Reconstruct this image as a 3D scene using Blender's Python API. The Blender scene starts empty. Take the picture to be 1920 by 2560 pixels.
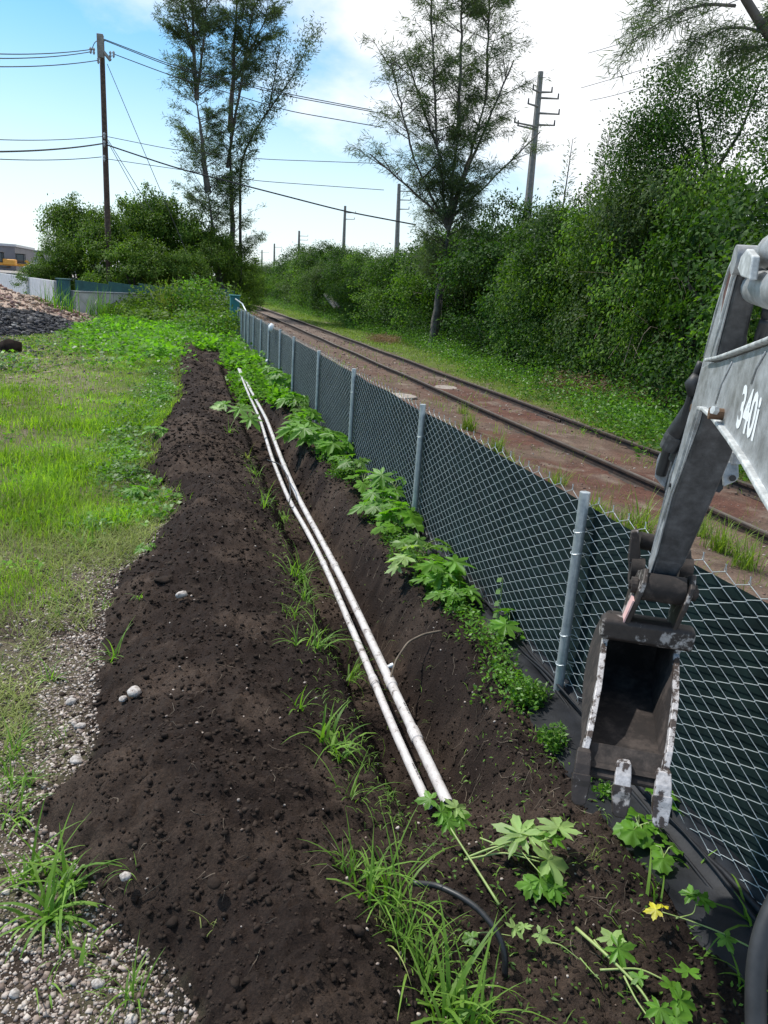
import bpy, math, random
import numpy as np
from mathutils import Vector, Matrix
random.seed(7); RNG = np.random.default_rng(7)
SC = bpy.context.scene; COL = SC.collection
PI = math.pi

# ------------------------------------------------------------------ camera
CAMZ = 2.33; FPX = 1900.0; PW, PH = 1920, 2560
def _ray(px, py):
    v = np.array([px - PW/2, -(py - PH/2), -FPX]); return v/np.linalg.norm(v)
def _basis(vp=(462, 697), roll=3.8):
    Y = _ray(*vp); r = math.radians(roll)
    u0 = np.array([math.sin(r), math.cos(r), 0.0])
    u = u0 + np.array([0, 0, -(u0 @ Y)/Y[2]]); u /= np.linalg.norm(u)
    return np.array([np.cross(Y, u), Y, u])
RM = _basis(); CP = np.array([0, 0, CAMZ])
cd = bpy.data.cameras.new('camera'); cam = bpy.data.objects.new('camera', cd); COL.objects.link(cam)
cd.sensor_fit = 'VERTICAL'; cd.sensor_height = 24.0; cd.lens = 24.0*FPX/PH
cd.clip_start = 0.05; cd.clip_end = 6000
M4 = Matrix.Identity(4)
for i in range(3):
    for j in range(3): M4[i][j] = RM[i][j]
M4[2][3] = CAMZ
cam.matrix_world = M4; SC.camera = cam

# ------------------------------------------------------------------ light, sky
SUN_AZ, SUN_EL = math.radians(-52), math.radians(57)      # azimuth right of +Y
w = bpy.data.worlds.new('World'); SC.world = w; w.use_nodes = True
nt = w.node_tree; nt.nodes.clear()
def N(nt, t, **k):
    n = nt.nodes.new(t)
    for a, b in k.items():
        if a in n.inputs.keys() if isinstance(a, str) else False: n.inputs[a].default_value = b
        else: setattr(n, a, b)
    return n
out = N(nt, 'ShaderNodeOutputWorld'); bg = N(nt, 'ShaderNodeBackground')
sky = N(nt, 'ShaderNodeTexSky', sky_type='NISHITA', sun_disc=False, sun_elevation=SUN_EL, sun_rotation=SUN_AZ)
sky.air_density = 1.15; sky.dust_density = 0.6; sky.ozone_density = 2.2
tc = N(nt, 'ShaderNodeTexCoord'); mp = N(nt, 'ShaderNodeMapping'); mp.inputs['Scale'].default_value = (1, 1, 1.9)
mp.inputs['Location'].default_value = (3.3, 1.7, 0.4)
nz = N(nt, 'ShaderNodeTexNoise'); nz.inputs['Scale'].default_value = 2.1; nz.inputs['Detail'].default_value = 9; nz.inputs['Roughness'].default_value = 0.55
nt.links.new(tc.outputs['Generated'], mp.inputs['Vector']); nt.links.new(mp.outputs[0], nz.inputs['Vector'])
dp = N(nt, 'ShaderNodeVectorMath', operation='DOT_PRODUCT')
dp.inputs[1].default_value = (0.463, 0.362, 0.809)      # the cloud bank thickens to the right
nt.links.new(tc.outputs['Generated'], dp.inputs[0])
mr = N(nt, 'ShaderNodeMapRange'); mr.inputs['From Min'].default_value = 0.42; mr.inputs['From Max'].default_value = 0.80
mr.inputs['To Min'].default_value = -0.24; mr.inputs['To Max'].default_value = 0.34
nt.links.new(dp.outputs['Value'], mr.inputs['Value'])
ad = N(nt, 'ShaderNodeMath', operation='ADD'); nt.links.new(nz.outputs['Fac'], ad.inputs[0]); nt.links.new(mr.outputs[0], ad.inputs[1])
cr = N(nt, 'ShaderNodeMapRange', interpolation_type='SMOOTHSTEP'); cr.inputs['From Min'].default_value = 0.40; cr.inputs['From Max'].default_value = 0.62
nt.links.new(ad.outputs[0], cr.inputs['Value'])
sx = N(nt, 'ShaderNodeSeparateXYZ'); nt.links.new(tc.outputs['Generated'], sx.inputs[0])
hz = N(nt, 'ShaderNodeMapRange', interpolation_type='SMOOTHSTEP'); hz.inputs['From Min'].default_value = 0.0; hz.inputs['From Max'].default_value = 0.30
hz.inputs['To Min'].default_value = 0.78; hz.inputs['To Max'].default_value = 0.0
nt.links.new(sx.outputs['Z'], hz.inputs['Value'])
mxm = N(nt, 'ShaderNodeMath', operation='MAXIMUM'); nt.links.new(cr.outputs[0], mxm.inputs[0]); nt.links.new(hz.outputs[0], mxm.inputs[1])
sc_ = N(nt, 'ShaderNodeVectorMath', operation='SCALE'); sc_.inputs['Scale'].default_value = 0.125   # Nishita strength
tint = N(nt, 'ShaderNodeMix', data_type='RGBA', blend_type='MULTIPLY'); tint.inputs[0].default_value = 1.0; tint.inputs[7].default_value = (0.58, 0.98, 1.12, 1)
nt.links.new(sky.outputs[0], tint.inputs[6]); nt.links.new(tint.outputs[2], sc_.inputs[0])
mx = N(nt, 'ShaderNodeMix', data_type='RGBA'); mx.inputs[7].default_value = (0.90, 0.92, 0.95, 1)
nt.links.new(mxm.outputs[0], mx.inputs[0]); nt.links.new(sc_.outputs[0], mx.inputs[6]); nt.links.new(mx.outputs[2], bg.inputs['Color'])
bg.inputs['Strength'].default_value = 1.0; nt.links.new(bg.outputs[0], out.inputs[0])
sd = bpy.data.lights.new('sun', 'SUN'); sd.energy = 3.6; sd.angle = math.radians(1.2); sd.color = (1, 0.965, 0.90)
sun = bpy.data.objects.new('sun', sd); COL.objects.link(sun)
sv = Vector((math.sin(SUN_AZ)*math.cos(SUN_EL), math.cos(SUN_AZ)*math.cos(SUN_EL), math.sin(SUN_EL)))
sun.rotation_euler = (-sv).to_track_quat('-Z', 'Y').to_euler(); sun.location = sv*60
SC.render.engine = 'CYCLES'
SC.view_settings.view_transform = 'Standard'; SC.view_settings.look = 'None'
SC.view_settings.exposure = 0.38; SC.view_settings.gamma = 1; SC.view_settings.use_curve_mapping = False
SC.cycles.max_bounces = 6; SC.cycles.transparent_max_bounces = 6

# ------------------------------------------------------------------ geometry helpers
def raydir(px, py): return RM @ _ray(px, py)
def at(px, py, z=0.0):
    d = raydir(px, py); return CP + d*((z - CAMZ)/d[2])
def pd(px, py, dep):
    return CP + RM @ (np.array([px - PW/2, -(py - PH/2), -FPX])/FPX*dep)
def project(P):
    c = RM.T @ (np.array(P, float) - CP); return PW/2 + FPX*c[0]/-c[2], PH/2 - FPX*c[1]/-c[2]
def ztop(x, y, py):
    lo, hi = -1.0, 60.0
    for _ in range(40):
        m = (lo + hi)/2
        if project((x, y, m))[1] > py: lo = m
        else: hi = m
    return lo
def xat(px, y, z=2.0):
    lo, hi = -80.0, 80.0
    for _ in range(40):
        m = (lo + hi)/2
        if project((m, y, z))[0] < px: lo = m
        else: hi = m
    return lo

_T = RNG.random((512, 512)).astype(np.float64)
def vnoise(x, y):
    xi = np.floor(x).astype(int); yi = np.floor(y).astype(int); fx = x - xi; fy = y - yi
    fx = fx*fx*(3 - 2*fx); fy = fy*fy*(3 - 2*fy)
    g = lambda a, b: _T[a & 511, b & 511]
    return (g(xi, yi)*(1 - fx) + g(xi + 1, yi)*fx)*(1 - fy) + (g(xi, yi + 1)*(1 - fx) + g(xi + 1, yi + 1)*fx)*fy
def fbm(x, y, s=1.0, o=4, g=0.5):
    r = 0; a = 1; t = 0
    for i in range(o):
        r = r + a*(vnoise(x*s + 17.3*i, y*s + 9.1*i) - 0.5); t += a; a *= g; s *= 2.03
    return r/t*2
def sstep(a, b, x):
    t = np.clip((x - a)/(b - a), 0, 1); return t*t*(3 - 2*t)

def mesh_np(name, V, F, mat, parent=None, smooth=False, attr=None, mats=None, mi=None):
    """V (n,3); F list of (m,k) int arrays"""
    V = np.asarray(V, np.float32); F = [np.asarray(f, np.int32) for f in (F if isinstance(F, list) else [F]) if len(f)]
    me = bpy.data.meshes.new(name)
    me.vertices.add(len(V)); me.vertices.foreach_set('co', V.ravel())
    nl = sum(f.size for f in F); npoly = sum(len(f) for f in F)
    me.loops.add(nl); me.polygons.add(npoly)
    me.loops.foreach_set('vertex_index', np.concatenate([f.ravel() for f in F]))
    tot = np.concatenate([np.full(len(f), f.shape[1], np.int32) for f in F])
    st = np.concatenate([[0], np.cumsum(tot)[:-1]]).astype(np.int32)
    me.polygons.foreach_set('loop_start', st)
    me.polygons.foreach_set('loop_total', tot)
    if smooth: me.polygons.foreach_set('use_smooth', np.ones(npoly, bool))
    for m in (mats or [mat]): me.materials.append(m)
    if mi is not None: me.polygons.foreach_set('material_index', np.asarray(mi, np.int32))
    me.update(calc_edges=True)
    if attr is not None:
        c = me.color_attributes.new('tint', 'FLOAT_COLOR', 'POINT')
        a = np.ones((len(V), 4), np.float32); a[:, :attr.shape[1]] = attr; c.data.foreach_set('color', a.ravel())
    o = bpy.data.objects.new(name, me); COL.objects.link(o)
    if parent: o.parent = parent
    return o

class MB:
    """collects polygons for one mesh object"""
    def __init__(s): s.v = []; s.f = []; s.mi = []
    def poly(s, vs, fs, m=0):
        b = len(s.v); s.v += [tuple(map(float, p)) for p in vs]
        for f in fs: s.f.append(tuple(i + b for i in f)); s.mi.append(m)
    def box(s, c, sz, R=None, m=0, bev=0.0):
        c = np.array(c, float); h = np.array(sz, float)/2
        if bev <= 0:
            vs = [np.array((x, y, z))*h for x in (-1, 1) for y in (-1, 1) for z in (-1, 1)]
            fs = [(0, 1, 3, 2), (4, 6, 7, 5), (0, 4, 5, 1), (2, 3, 7, 6), (0, 2, 6, 4), (1, 5, 7, 3)]
        else:
            b = min(bev, h.min()*0.9); vs = []; idx = {}
            for x in (-1, 1):
                for y in (-1, 1):
                    for z in (-1, 1):
                        for ax in range(3):
                            p = np.array((x, y, z))*(h - b); p[ax] = (x, y, z)[ax]*h[ax]
                            idx[(x, y, z, ax)] = len(vs); vs.append(p)
            fs = []
            for ax in range(3):
                a1, a2 = (ax + 1) % 3, (ax + 2) % 3
                for sg in (-1, 1):
                    q = []
                    for s1, s2 in ((-1, -1), (1, -1), (1, 1), (-1, 1)):
                        k = [0, 0, 0]; k[ax] = sg; k[a1] = s1; k[a2] = s2; q.append(idx[(*k, ax)])
                    fs.append(tuple(q if sg > 0 else q[::-1]))
                for s1 in (-1, 1):
                    for s2 in (-1, 1):
                        k0 = [0, 0, 0]; k1 = [0, 0, 0]; k0[ax] = -1; k1[ax] = 1; k0[a1] = k1[a1] = s1; k0[a2] = k1[a2] = s2
                        fs.append((idx[(*k0, a1)], idx[(*k1, a1)], idx[(*k1, a2)], idx[(*k0, a2)]))
            for x in (-1, 1):
                for y in (-1, 1):
                    for z in (-1, 1): fs.append(tuple(idx[(x, y, z, a)] for a in range(3)))
        if R is not None: vs = [R @ p for p in vs]
        s.poly([c + p for p in vs], fs, m); return s
    def tube(s, pts, r, n=8, cap=True, m=0):
        P = [np.array(p, float) for p in pts]; k = len(P)
        rr = r if hasattr(r, '__len__') else [r]*k
        t0 = P[1] - P[0]; up = np.array((0, 0, 1.0)) if abs(t0[2]) < 0.9*np.linalg.norm(t0) else np.array((1.0, 0, 0))
        vs = []; a = None
        for i in range(k):
            t = P[min(i + 1, k - 1)] - P[max(i - 1, 0)]; t = t/(np.linalg.norm(t) + 1e-9)
            if a is None: a = np.cross(up, t)
            a = a - t*(a @ t); a = a/(np.linalg.norm(a) + 1e-9); b = np.cross(t, a)
            for j in range(n):
                q = 2*PI*j/n; vs.append(P[i] + rr[i]*(math.cos(q)*a + math.sin(q)*b))
        fs = [(i*n + j, i*n + (j + 1) % n, (i + 1)*n + (j + 1) % n, (i + 1)*n + j) for i in range(k - 1) for j in range(n)]
        if cap: fs += [tuple(range(n))[::-1], tuple((k - 1)*n + j for j in range(n))]
        s.poly(vs, fs, m); return s
    def prism(s, pts, vec, m=0):
        """closed polygon pts (3d) extruded by vec"""
        n = len(pts); P = [np.array(p, float) for p in pts]; vec = np.array(vec, float)
        vs = P + [p + vec for p in P]
        fs = [tuple(range(n)), tuple(range(2*n - 1, n - 1, -1))] + [(i, i + n, (i + 1) % n + n, (i + 1) % n) for i in range(n)]
        s.poly(vs, fs, m); return s
    def build(s, name, mat, parent=None, smooth=False, mats=None, recalc=True):
        me = bpy.data.meshes.new(name); me.from_pydata(s.v, [], s.f)
        for mm in (mats or [mat]): me.materials.append(mm)
        if mats: me.polygons.foreach_set('material_index', s.mi)
        if recalc:
            import bmesh
            bm = bmesh.new(); bm.from_mesh(me); bmesh.ops.recalc_face_normals(bm, faces=bm.faces); bm.to_mesh(me); bm.free()
        if smooth:
            me.polygons.foreach_set('use_smooth', [True]*len(me.polygons))
        me.update()
        o = bpy.data.objects.new(name, me); COL.objects.link(o)
        if parent: o.parent = parent
        return o
def edge_smooth(o, ang=40):
    me = o.data
    me.polygons.foreach_set('use_smooth', [True]*len(me.polygons))
    import bmesh
    bm = bmesh.new(); bm.from_mesh(me); a = math.radians(ang)
    for e in bm.edges:
        e.smooth = not (len(e.link_faces) == 2 and e.calc_face_angle(0) > a)
    bm.to_mesh(me); bm.free(); return o
def bevel(o, wd=0.004, seg=2):
    m = o.modifiers.new('bevel', 'BEVEL'); m.width = wd; m.segments = seg; m.limit_method = 'ANGLE'; m.angle_limit = math.radians(35); return o

def tag(o, label=None, cat=None, group=None, kind=None):
    for k, v in (('label', label), ('category', cat), ('group', group), ('kind', kind)):
        if v: o[k] = v
    return o
def thing(name, label, cat, loc=(0, 0, 0), group=None):
    o = bpy.data.objects.new(name, None); COL.objects.link(o); o.empty_display_size = 0.1
    o.location = tuple(map(float, loc)); return tag(o, label, cat, group)
def adopt(parent, *obs):
    """parts built in world coordinates under an Empty placed at its base"""
    for o in obs:
        o.parent = parent; o.matrix_parent_inverse = Matrix.Translation(-Vector(parent.location))
    return obs[0]
def clone(o, parent=None):
    c = o.copy(); COL.objects.link(c)
    if parent: c.parent = parent
    for ch in list(o.children): clone(ch, c)
    return c

# ------------------------------------------------------------------ materials
def newmat(name):
    m = bpy.data.materials.new(name); m.use_nodes = True; nt = m.node_tree
    p = nt.nodes['Principled BSDF']; return m, nt, p
def noise_col(nt, cols, scale, detail=5, vec=None, rough=0.6, pos=None):
    tc = nt.nodes.new('ShaderNodeTexCoord'); n = nt.nodes.new('ShaderNodeTexNoise')
    n.inputs['Scale'].default_value = scale; n.inputs['Detail'].default_value = detail; n.inputs['Roughness'].default_value = rough
    nt.links.new(vec or tc.outputs['Object'], n.inputs['Vector'])
    r = nt.nodes.new('ShaderNodeValToRGB'); e = r.color_ramp.elements
    pos = pos or [0.3 + 0.4*i/(len(cols) - 1) for i in range(len(cols))]
    while len(e) < len(cols): e.new(0.5)
    for i, c in enumerate(cols): e[i].position = pos[i]; e[i].color = (*c, 1)
    nt.links.new(n.outputs['Fac'], r.inputs['Fac']); return r, n
def bump(nt, p, scale, strength=0.3, dist=0.01, detail=4):
    tc = nt.nodes.new('ShaderNodeTexCoord'); n = nt.nodes.new('ShaderNodeTexNoise')
    n.inputs['Scale'].default_value = scale; n.inputs['Detail'].default_value = detail
    nt.links.new(tc.outputs['Object'], n.inputs['Vector'])
    b = nt.nodes.new('ShaderNodeBump'); b.inputs['Strength'].default_value = strength; b.inputs['Distance'].default_value = dist
    nt.links.new(n.outputs['Fac'], b.inputs['Height']); nt.links.new(b.outputs[0], p.inputs['Normal']); return b
def simple(name, cols, scale=8, rough=0.7, metal=0.0, bs=None, bstr=0.3, bd=0.01, spec=None, pos=None):
    m, nt, p = newmat(name)
    if len(cols) == 1: p.inputs['Base Color'].default_value = (*cols[0], 1)
    else:
        r, _ = noise_col(nt, cols, scale, pos=pos); nt.links.new(r.outputs[0], p.inputs['Base Color'])
    p.inputs['Roughness'].default_value = rough; p.inputs['Metallic'].default_value = metal
    if spec is not None: p.inputs['Specular IOR Level'].default_value = spec
    if bs: bump(nt, p, bs, bstr, bd)
    return m
def leafmat(name, a, b, trans=0.35, rough=0.45, tcol=None, hue=0.0, spec=0.4):
    """leaf colour varies from leaf to leaf"""
    m, nt, p = newmat(name)
    g = nt.nodes.new('ShaderNodeNewGeometry'); r = nt.nodes.new('ShaderNodeValToRGB')
    e = r.color_ramp.elements; e[0].color = (*a, 1); e[1].color = (*b, 1); e[0].position = 0.0; e[1].position = 1.0
    nt.links.new(g.outputs['Random Per Island'], r.inputs['Fac'])
    tc = nt.nodes.new('ShaderNodeTexCoord'); n = nt.nodes.new('ShaderNodeTexNoise'); n.inputs['Scale'].default_value = 0.9; n.inputs['Detail'].default_value = 3
    nt.links.new(tc.outputs['Object'], n.inputs['Vector'])
    mrr = nt.nodes.new('ShaderNodeMapRange'); mrr.inputs['From Min'].default_value = .3; mrr.inputs['From Max'].default_value = .7
    mrr.inputs['To Min'].default_value = 0.65; mrr.inputs['To Max'].default_value = 1.35
    nt.links.new(n.outputs['Fac'], mrr.inputs['Value'])
    mu = nt.nodes.new('ShaderNodeVectorMath'); mu.operation = 'SCALE'
    nt.links.new(r.outputs[0], mu.inputs[0]); nt.links.new(mrr.outputs[0], mu.inputs['Scale'])
    nt.links.new(mu.outputs[0], p.inputs['Base Color']); p.inputs['Roughness'].default_value = rough
    p.inputs['Specular IOR Level'].default_value = spec
    t = nt.nodes.new('ShaderNodeBsdfTranslucent')
    tm = nt.nodes.new('ShaderNodeVectorMath'); tm.operation = 'MULTIPLY'; tm.inputs[1].default_value = tcol or (1.5, 1.7, 0.6)
    nt.links.new(mu.outputs[0], tm.inputs[0]); nt.links.new(tm.outputs[0], t.inputs['Color'])
    mx = nt.nodes.new('ShaderNodeMixShader'); mx.inputs[0].default_value = trans
    nt.links.new(p.outputs[0], mx.inputs[1]); nt.links.new(t.outputs[0], mx.inputs[2])
    nt.links.new(mx.outputs[0], nt.nodes['Material Output'].inputs['Surface']); return m

def groundmat(name, fine=70, bstr=0.8, bd=0.012, coarse=9):
    """vertex colour says which earth it is, noises grain it"""
    m, nt, p = newmat(name)
    a = nt.nodes.new('ShaderNodeVertexColor'); a.layer_name = 'tint'
    r1, n1 = noise_col(nt, [(.45, .45, .47), (.95, .95, .95), (1.65, 1.6, 1.5)], fine, 6, rough=0.75)
    r2, n2 = noise_col(nt, [(.72, .70, .70), (1.25, 1.22, 1.2)], coarse, 5)
    m1 = nt.nodes.new('ShaderNodeVectorMath'); m1.operation = 'MULTIPLY'; m2 = nt.nodes.new('ShaderNodeVectorMath'); m2.operation = 'MULTIPLY'
    nt.links.new(a.outputs['Color'], m1.inputs[0]); nt.links.new(r1.outputs[0], m1.inputs[1])
    nt.links.new(m1.outputs[0], m2.inputs[0]); nt.links.new(r2.outputs[0], m2.inputs[1])
    nt.links.new(m2.outputs[0], p.inputs['Base Color']); p.inputs['Roughness'].default_value = 0.95; p.inputs['Specular IOR Level'].default_value = 0.15
    b = nt.nodes.new('ShaderNodeBump'); b.inputs['Strength'].default_value = bstr; b.inputs['Distance'].default_value = bd
    nt.links.new(n1.outputs['Fac'], b.inputs['Height']); nt.links.new(b.outputs[0], p.inputs['Normal']); return m

def chipmat(name, under, chip, lo=0.48, hi=0.56, scale=9, rough=0.6, metal=0.0, bs=30):
    """worn or dirty surface: patches of chip colour over under colour"""
    m, nt, p = newmat(name)
    r, _ = noise_col(nt, [under, chip], scale, 8, rough=0.7, pos=[lo, hi])
    r2, _ = noise_col(nt, [(.7, .7, .7), (1.25, 1.25, 1.25)], scale*4, 4)
    mu = nt.nodes.new('ShaderNodeVectorMath'); mu.operation = 'MULTIPLY'
    nt.links.new(r.outputs[0], mu.inputs[0]); nt.links.new(r2.outputs[0], mu.inputs[1]); nt.links.new(mu.outputs[0], p.inputs['Base Color'])
    p.inputs['Roughness'].default_value = rough; p.inputs['Metallic'].default_value = metal
    bump(nt, p, bs, 0.35, 0.006); return m

MAT = dict(
    soil=groundmat('dark_soil', 85, 1.0, 0.014, 7), earth=groundmat('field_earth', 45, 0.8, 0.012, 4), ballast=groundmat('track_earth', 38, 0.8, 0.015, 3),
    clod=simple('soil_clod', [(.014, .010, .008), (.046, .033, .026)], 6, 0.95, bs=60, bstr=0.6, spec=.1),
    pebble=None, rubble=None,
    grass=leafmat('lawn_blade', (.11, .22, .016), (.27, .42, .04), .48, .6, tcol=(1.4, 1.5, .5), spec=.2),
    grassdry=leafmat('trodden_blade', (.14, .18, .045), (.30, .33, .12), .3, .7, spec=.15),
    blade=leafmat('grass_blade', (.085, .19, .02), (.22, .37, .06), .42, .5, spec=.3),
    palm=leafmat('castor_leaf', (.075, .19, .018), (.15, .32, .035), .42, .45),
    palelf=leafmat('upturned_leaf', (.22, .34, .10), (.30, .42, .14), .35, .5),
    yellow=leafmat('yellowed_leaf', (.50, .45, .02), (.60, .55, .04), .35),
    weed=leafmat('weed_leaf', (.05, .13, .018), (.14, .27, .035), .40),
    cover=leafmat('ground_cover_leaf', (.06, .17, .016), (.17, .35, .03), .45, .6, spec=.2),
    pepper=leafmat('pepper_leaf', (.032, .085, .012), (.15, .23, .030), .34, .6, spec=.2),
    hedge=leafmat('hedge_leaf', (.014, .044, .010), (.062, .125, .018), .34, .6, spec=.2),
    hedgeb=leafmat('bright_hedge_leaf', (.020, .062, .010), (.13, .225, .026), .38, .6, spec=.2),
    pine=leafmat('needle_spray', (.038, .065, .030), (.10, .135, .058), .35, .6, spec=.2),
    feather=leafmat('feathery_leaf', (.035, .075, .018), (.085, .13, .035), .30, .6, spec=.2),
    dry=leafmat('dry_stalk', (.17, .095, .065), (.32, .20, .14), .2, .8),
    reed=leafmat('silver_reed', (.16, .22, .12), (.32, .38, .24), .3, .5),
    verge=leafmat('verge_grass', (.10, .17, .02), (.22, .30, .045), .40),
    bark=simple('grey_bark', [(.05, .042, .035), (.16, .14, .12)], 3, 0.9, bs=12, bstr=.6, bd=.03),
    barkd=simple('dark_bark', [(.02, .017, .014), (.07, .055, .045)], 3, 0.9, bs=12, bstr=.5, bd=.03),
    stem=simple('green_stem', [(.16, .26, .06), (.34, .40, .14)], 9, 0.5),
    root=simple('root', [(.05, .035, .025), (.22, .17, .12)], 14, 0.8),
    galv=simple('galvanised_steel', [(.30, .34, .37), (.44, .48, .50), (.52, .55, .57)], 18, 0.42, 0.55, bs=60, bstr=.1),
    wire=simple('galvanised_wire', [(.40, .44, .45), (.58, .62, .62)], 5, 0.40, 0.35),
    fabric=None, hem=None,
    pvc=None, rail=chipmat('shaded_rusted_rail', (.022, .015, .012), (.06, .034, .022), .40, .62, 6, .75),  # rail rust is darkened to hold the shadow under the head
    railtop=simple('rail_head', [(.10, .08, .07), (.20, .17, .15)], 4, 0.5, .4),
    hose=simple('black_tube', [(.010, .010, .011), (.03, .03, .032)], 30, 0.45),
    conc=simple('pale_concrete', [(.33, .33, .34), (.50, .50, .52)], 2.5, 0.9, bs=20, bstr=.2),
    concd=simple('stained_concrete', [(.22, .22, .22), (.42, .42, .42), (.5, .5, .5)], 1.6, 0.9, bs=20, bstr=.2),
    teal=simple('teal_paint', [(.02, .15, .16), (.04, .22, .22)], 3, 0.6), teald=simple('dark_teal_paint', [(.012, .07, .085), (.025, .12, .13)], 3, 0.6),
    wood=simple('creosoted_pole', [(.035, .022, .016), (.11, .07, .05)], 5, 0.85, bs=30, bstr=.4),
    poleg=simple('weathered_pole', [(.16, .145, .125), (.27, .25, .22)], 4, 0.85, bs=20, bstr=.3),
    cable=simple('cable', [(.02, .02, .022)], 1, 0.6), porc=simple('insulator', [(.30, .32, .34)], 1, 0.35),
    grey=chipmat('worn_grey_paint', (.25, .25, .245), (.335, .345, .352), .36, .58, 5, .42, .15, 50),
    greyd=chipmat('dark_shaded_grey_paint', (.038, .038, .040), (.075, .075, .078), .40, .62, 6, .5, .1, 50),  # dark tone carries the shade of the stick's inner face; other dark parts share it
    greyl=chipmat('edge_grey_paint', (.40, .41, .40), (.55, .56, .55), .40, .6, 7, .45, .1, 50),
    rust=chipmat('rusty_channel', (.07, .025, .018), (.16, .09, .07), .42, .6, 12, .8),
    brown=simple('bare_rusty_steel', [(.10, .055, .03), (.2, .12, .07)], 20, .6, .3),
    mud=chipmat('muddy_steel', (.016, .011, .009), (.048, .036, .030), .45, .62, 8, .85, 0, 40),
    mudl=chipmat('mud_over_bare_steel', (.030, .021, .017), (.30, .27, .25), .53, .58, 10, .6, .1, 40),
    bare=chipmat('scoured_steel', (.44, .41, .40), (.045, .031, .025), .50, .55, 20, .45, .1, 60),
    chrome=simple('piston_rod', [(.6, .6, .62)], 1, 0.2, .9),
    white=simple('white_paint', [(.78, .80, .80), (.86, .87, .86)], 30, 0.5), black=simple('black_rubber', [(.012, .012, .013), (.028, .028, .03)], 20, .55),
    plast=simple('white_plastic', [(.75, .76, .77)], 1, .4), orange=simple('orange_paint', [(.65, .26, .03), (.75, .36, .05)], 4, .5),
    glass=simple('tinted_glass', [(.03, .05, .06)], 1, .1), bldg=simple('brown_grey_cladding', [(.16, .15, .16), (.22, .21, .22)], .3, .8),
    bldg2=simple('tan_cladding', [(.34, .29, .26), (.42, .37, .34)], .3, .8), roof=simple('pale_roof_edge', [(.5, .5, .52)], 1, .6),
    pink=simple('faded_pink_paint', [(.55, .30, .28), (.68, .45, .42)], 30, .6),
)
def islandmat(name, cols, rough=0.85, bs=40):
    m, nt, p = newmat(name); g = nt.nodes.new('ShaderNodeNewGeometry'); r = nt.nodes.new('ShaderNodeValToRGB'); e = r.color_ramp.elements
    while len(e) < len(cols): e.new(0.5)
    for i, c in enumerate(cols): e[i].position = i/(len(cols) - 1); e[i].color = (*c, 1)
    nt.links.new(g.outputs['Random Per Island'], r.inputs['Fac']); nt.links.new(r.outputs[0], p.inputs['Base Color'])
    p.inputs['Roughness'].default_value = rough; p.inputs['Specular IOR Level'].default_value = .25; bump(nt, p, bs, .5, .01); return m
MAT['pebble'] = islandmat('limestone_pebble', [(.07, .05, .042), (.22, .165, .135), (.34, .28, .24), (.50, .44, .39), (.13, .095, .08)])
MAT['rubble'] = islandmat('black_rubble', [(.010, .010, .012), (.03, .03, .035), (.07, .07, .08), (.02, .018, .018), (.24, .23, .22)])
MAT['chip'] = islandmat('wood_chip', [(.22, .14, .11), (.36, .27, .21), (.45, .36, .28), (.28, .17, .15), (.16, .11, .10)])
MAT['litter'] = islandmat('track_debris', [(.10, .055, .045), (.26, .19, .16), (.18, .10, .08), (.4, .36, .32)])
MAT['pale_slab'] = simple('dusty_slab', [(.20, .16, .13), (.36, .31, .27)], 9, .95, bs=30, bstr=.6)
MAT['rock'] = simple('pale_rock', [(.14, .11, .09), (.40, .36, .33), (.54, .50, .47)], 45, .9, bs=50, bstr=.8)
# privacy fabric: woven, slightly see-through edge weave
m, nt, p = newmat('privacy_fabric'); r, _ = noise_col(nt, [(.004, .010, .010), (.010, .024, .023)], 7, 5)
wv = nt.nodes.new('ShaderNodeTexWave'); wv.inputs['Scale'].default_value = 60; wv.bands_direction = 'Z'
tcx = nt.nodes.new('ShaderNodeTexCoord'); nt.links.new(tcx.outputs['Object'], wv.inputs['Vector'])
bb = nt.nodes.new('ShaderNodeBump'); bb.inputs['Strength'].default_value = .25; bb.inputs['Distance'].default_value = .002
nt.links.new(wv.outputs['Fac'], bb.inputs['Height']); nt.links.new(bb.outputs[0], p.inputs['Normal'])
nt.links.new(r.outputs[0], p.inputs['Base Color']); p.inputs['Roughness'].default_value = .9; p.inputs['Specular IOR Level'].default_value = .15; MAT['fabric'] = m
MAT['hem'] = simple('black_fabric_hem', [(.006, .0065, .008), (.020, .021, .025)], 9, .6, spec=.25, bs=90, bstr=.3, bd=.004)
# pvc: white with scuffs and mud
m, nt, p = newmat('dirty_pvc'); r, _ = noise_col(nt, [(.10, .075, .06), (.48, .44, .42), (.64, .61, .60)], 11, 9, rough=.8, pos=[.37, .43, .60])
nt.links.new(r.outputs[0], p.inputs['Base Color']); p.inputs['Roughness'].default_value = .4; MAT['pvc'] = m

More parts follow.
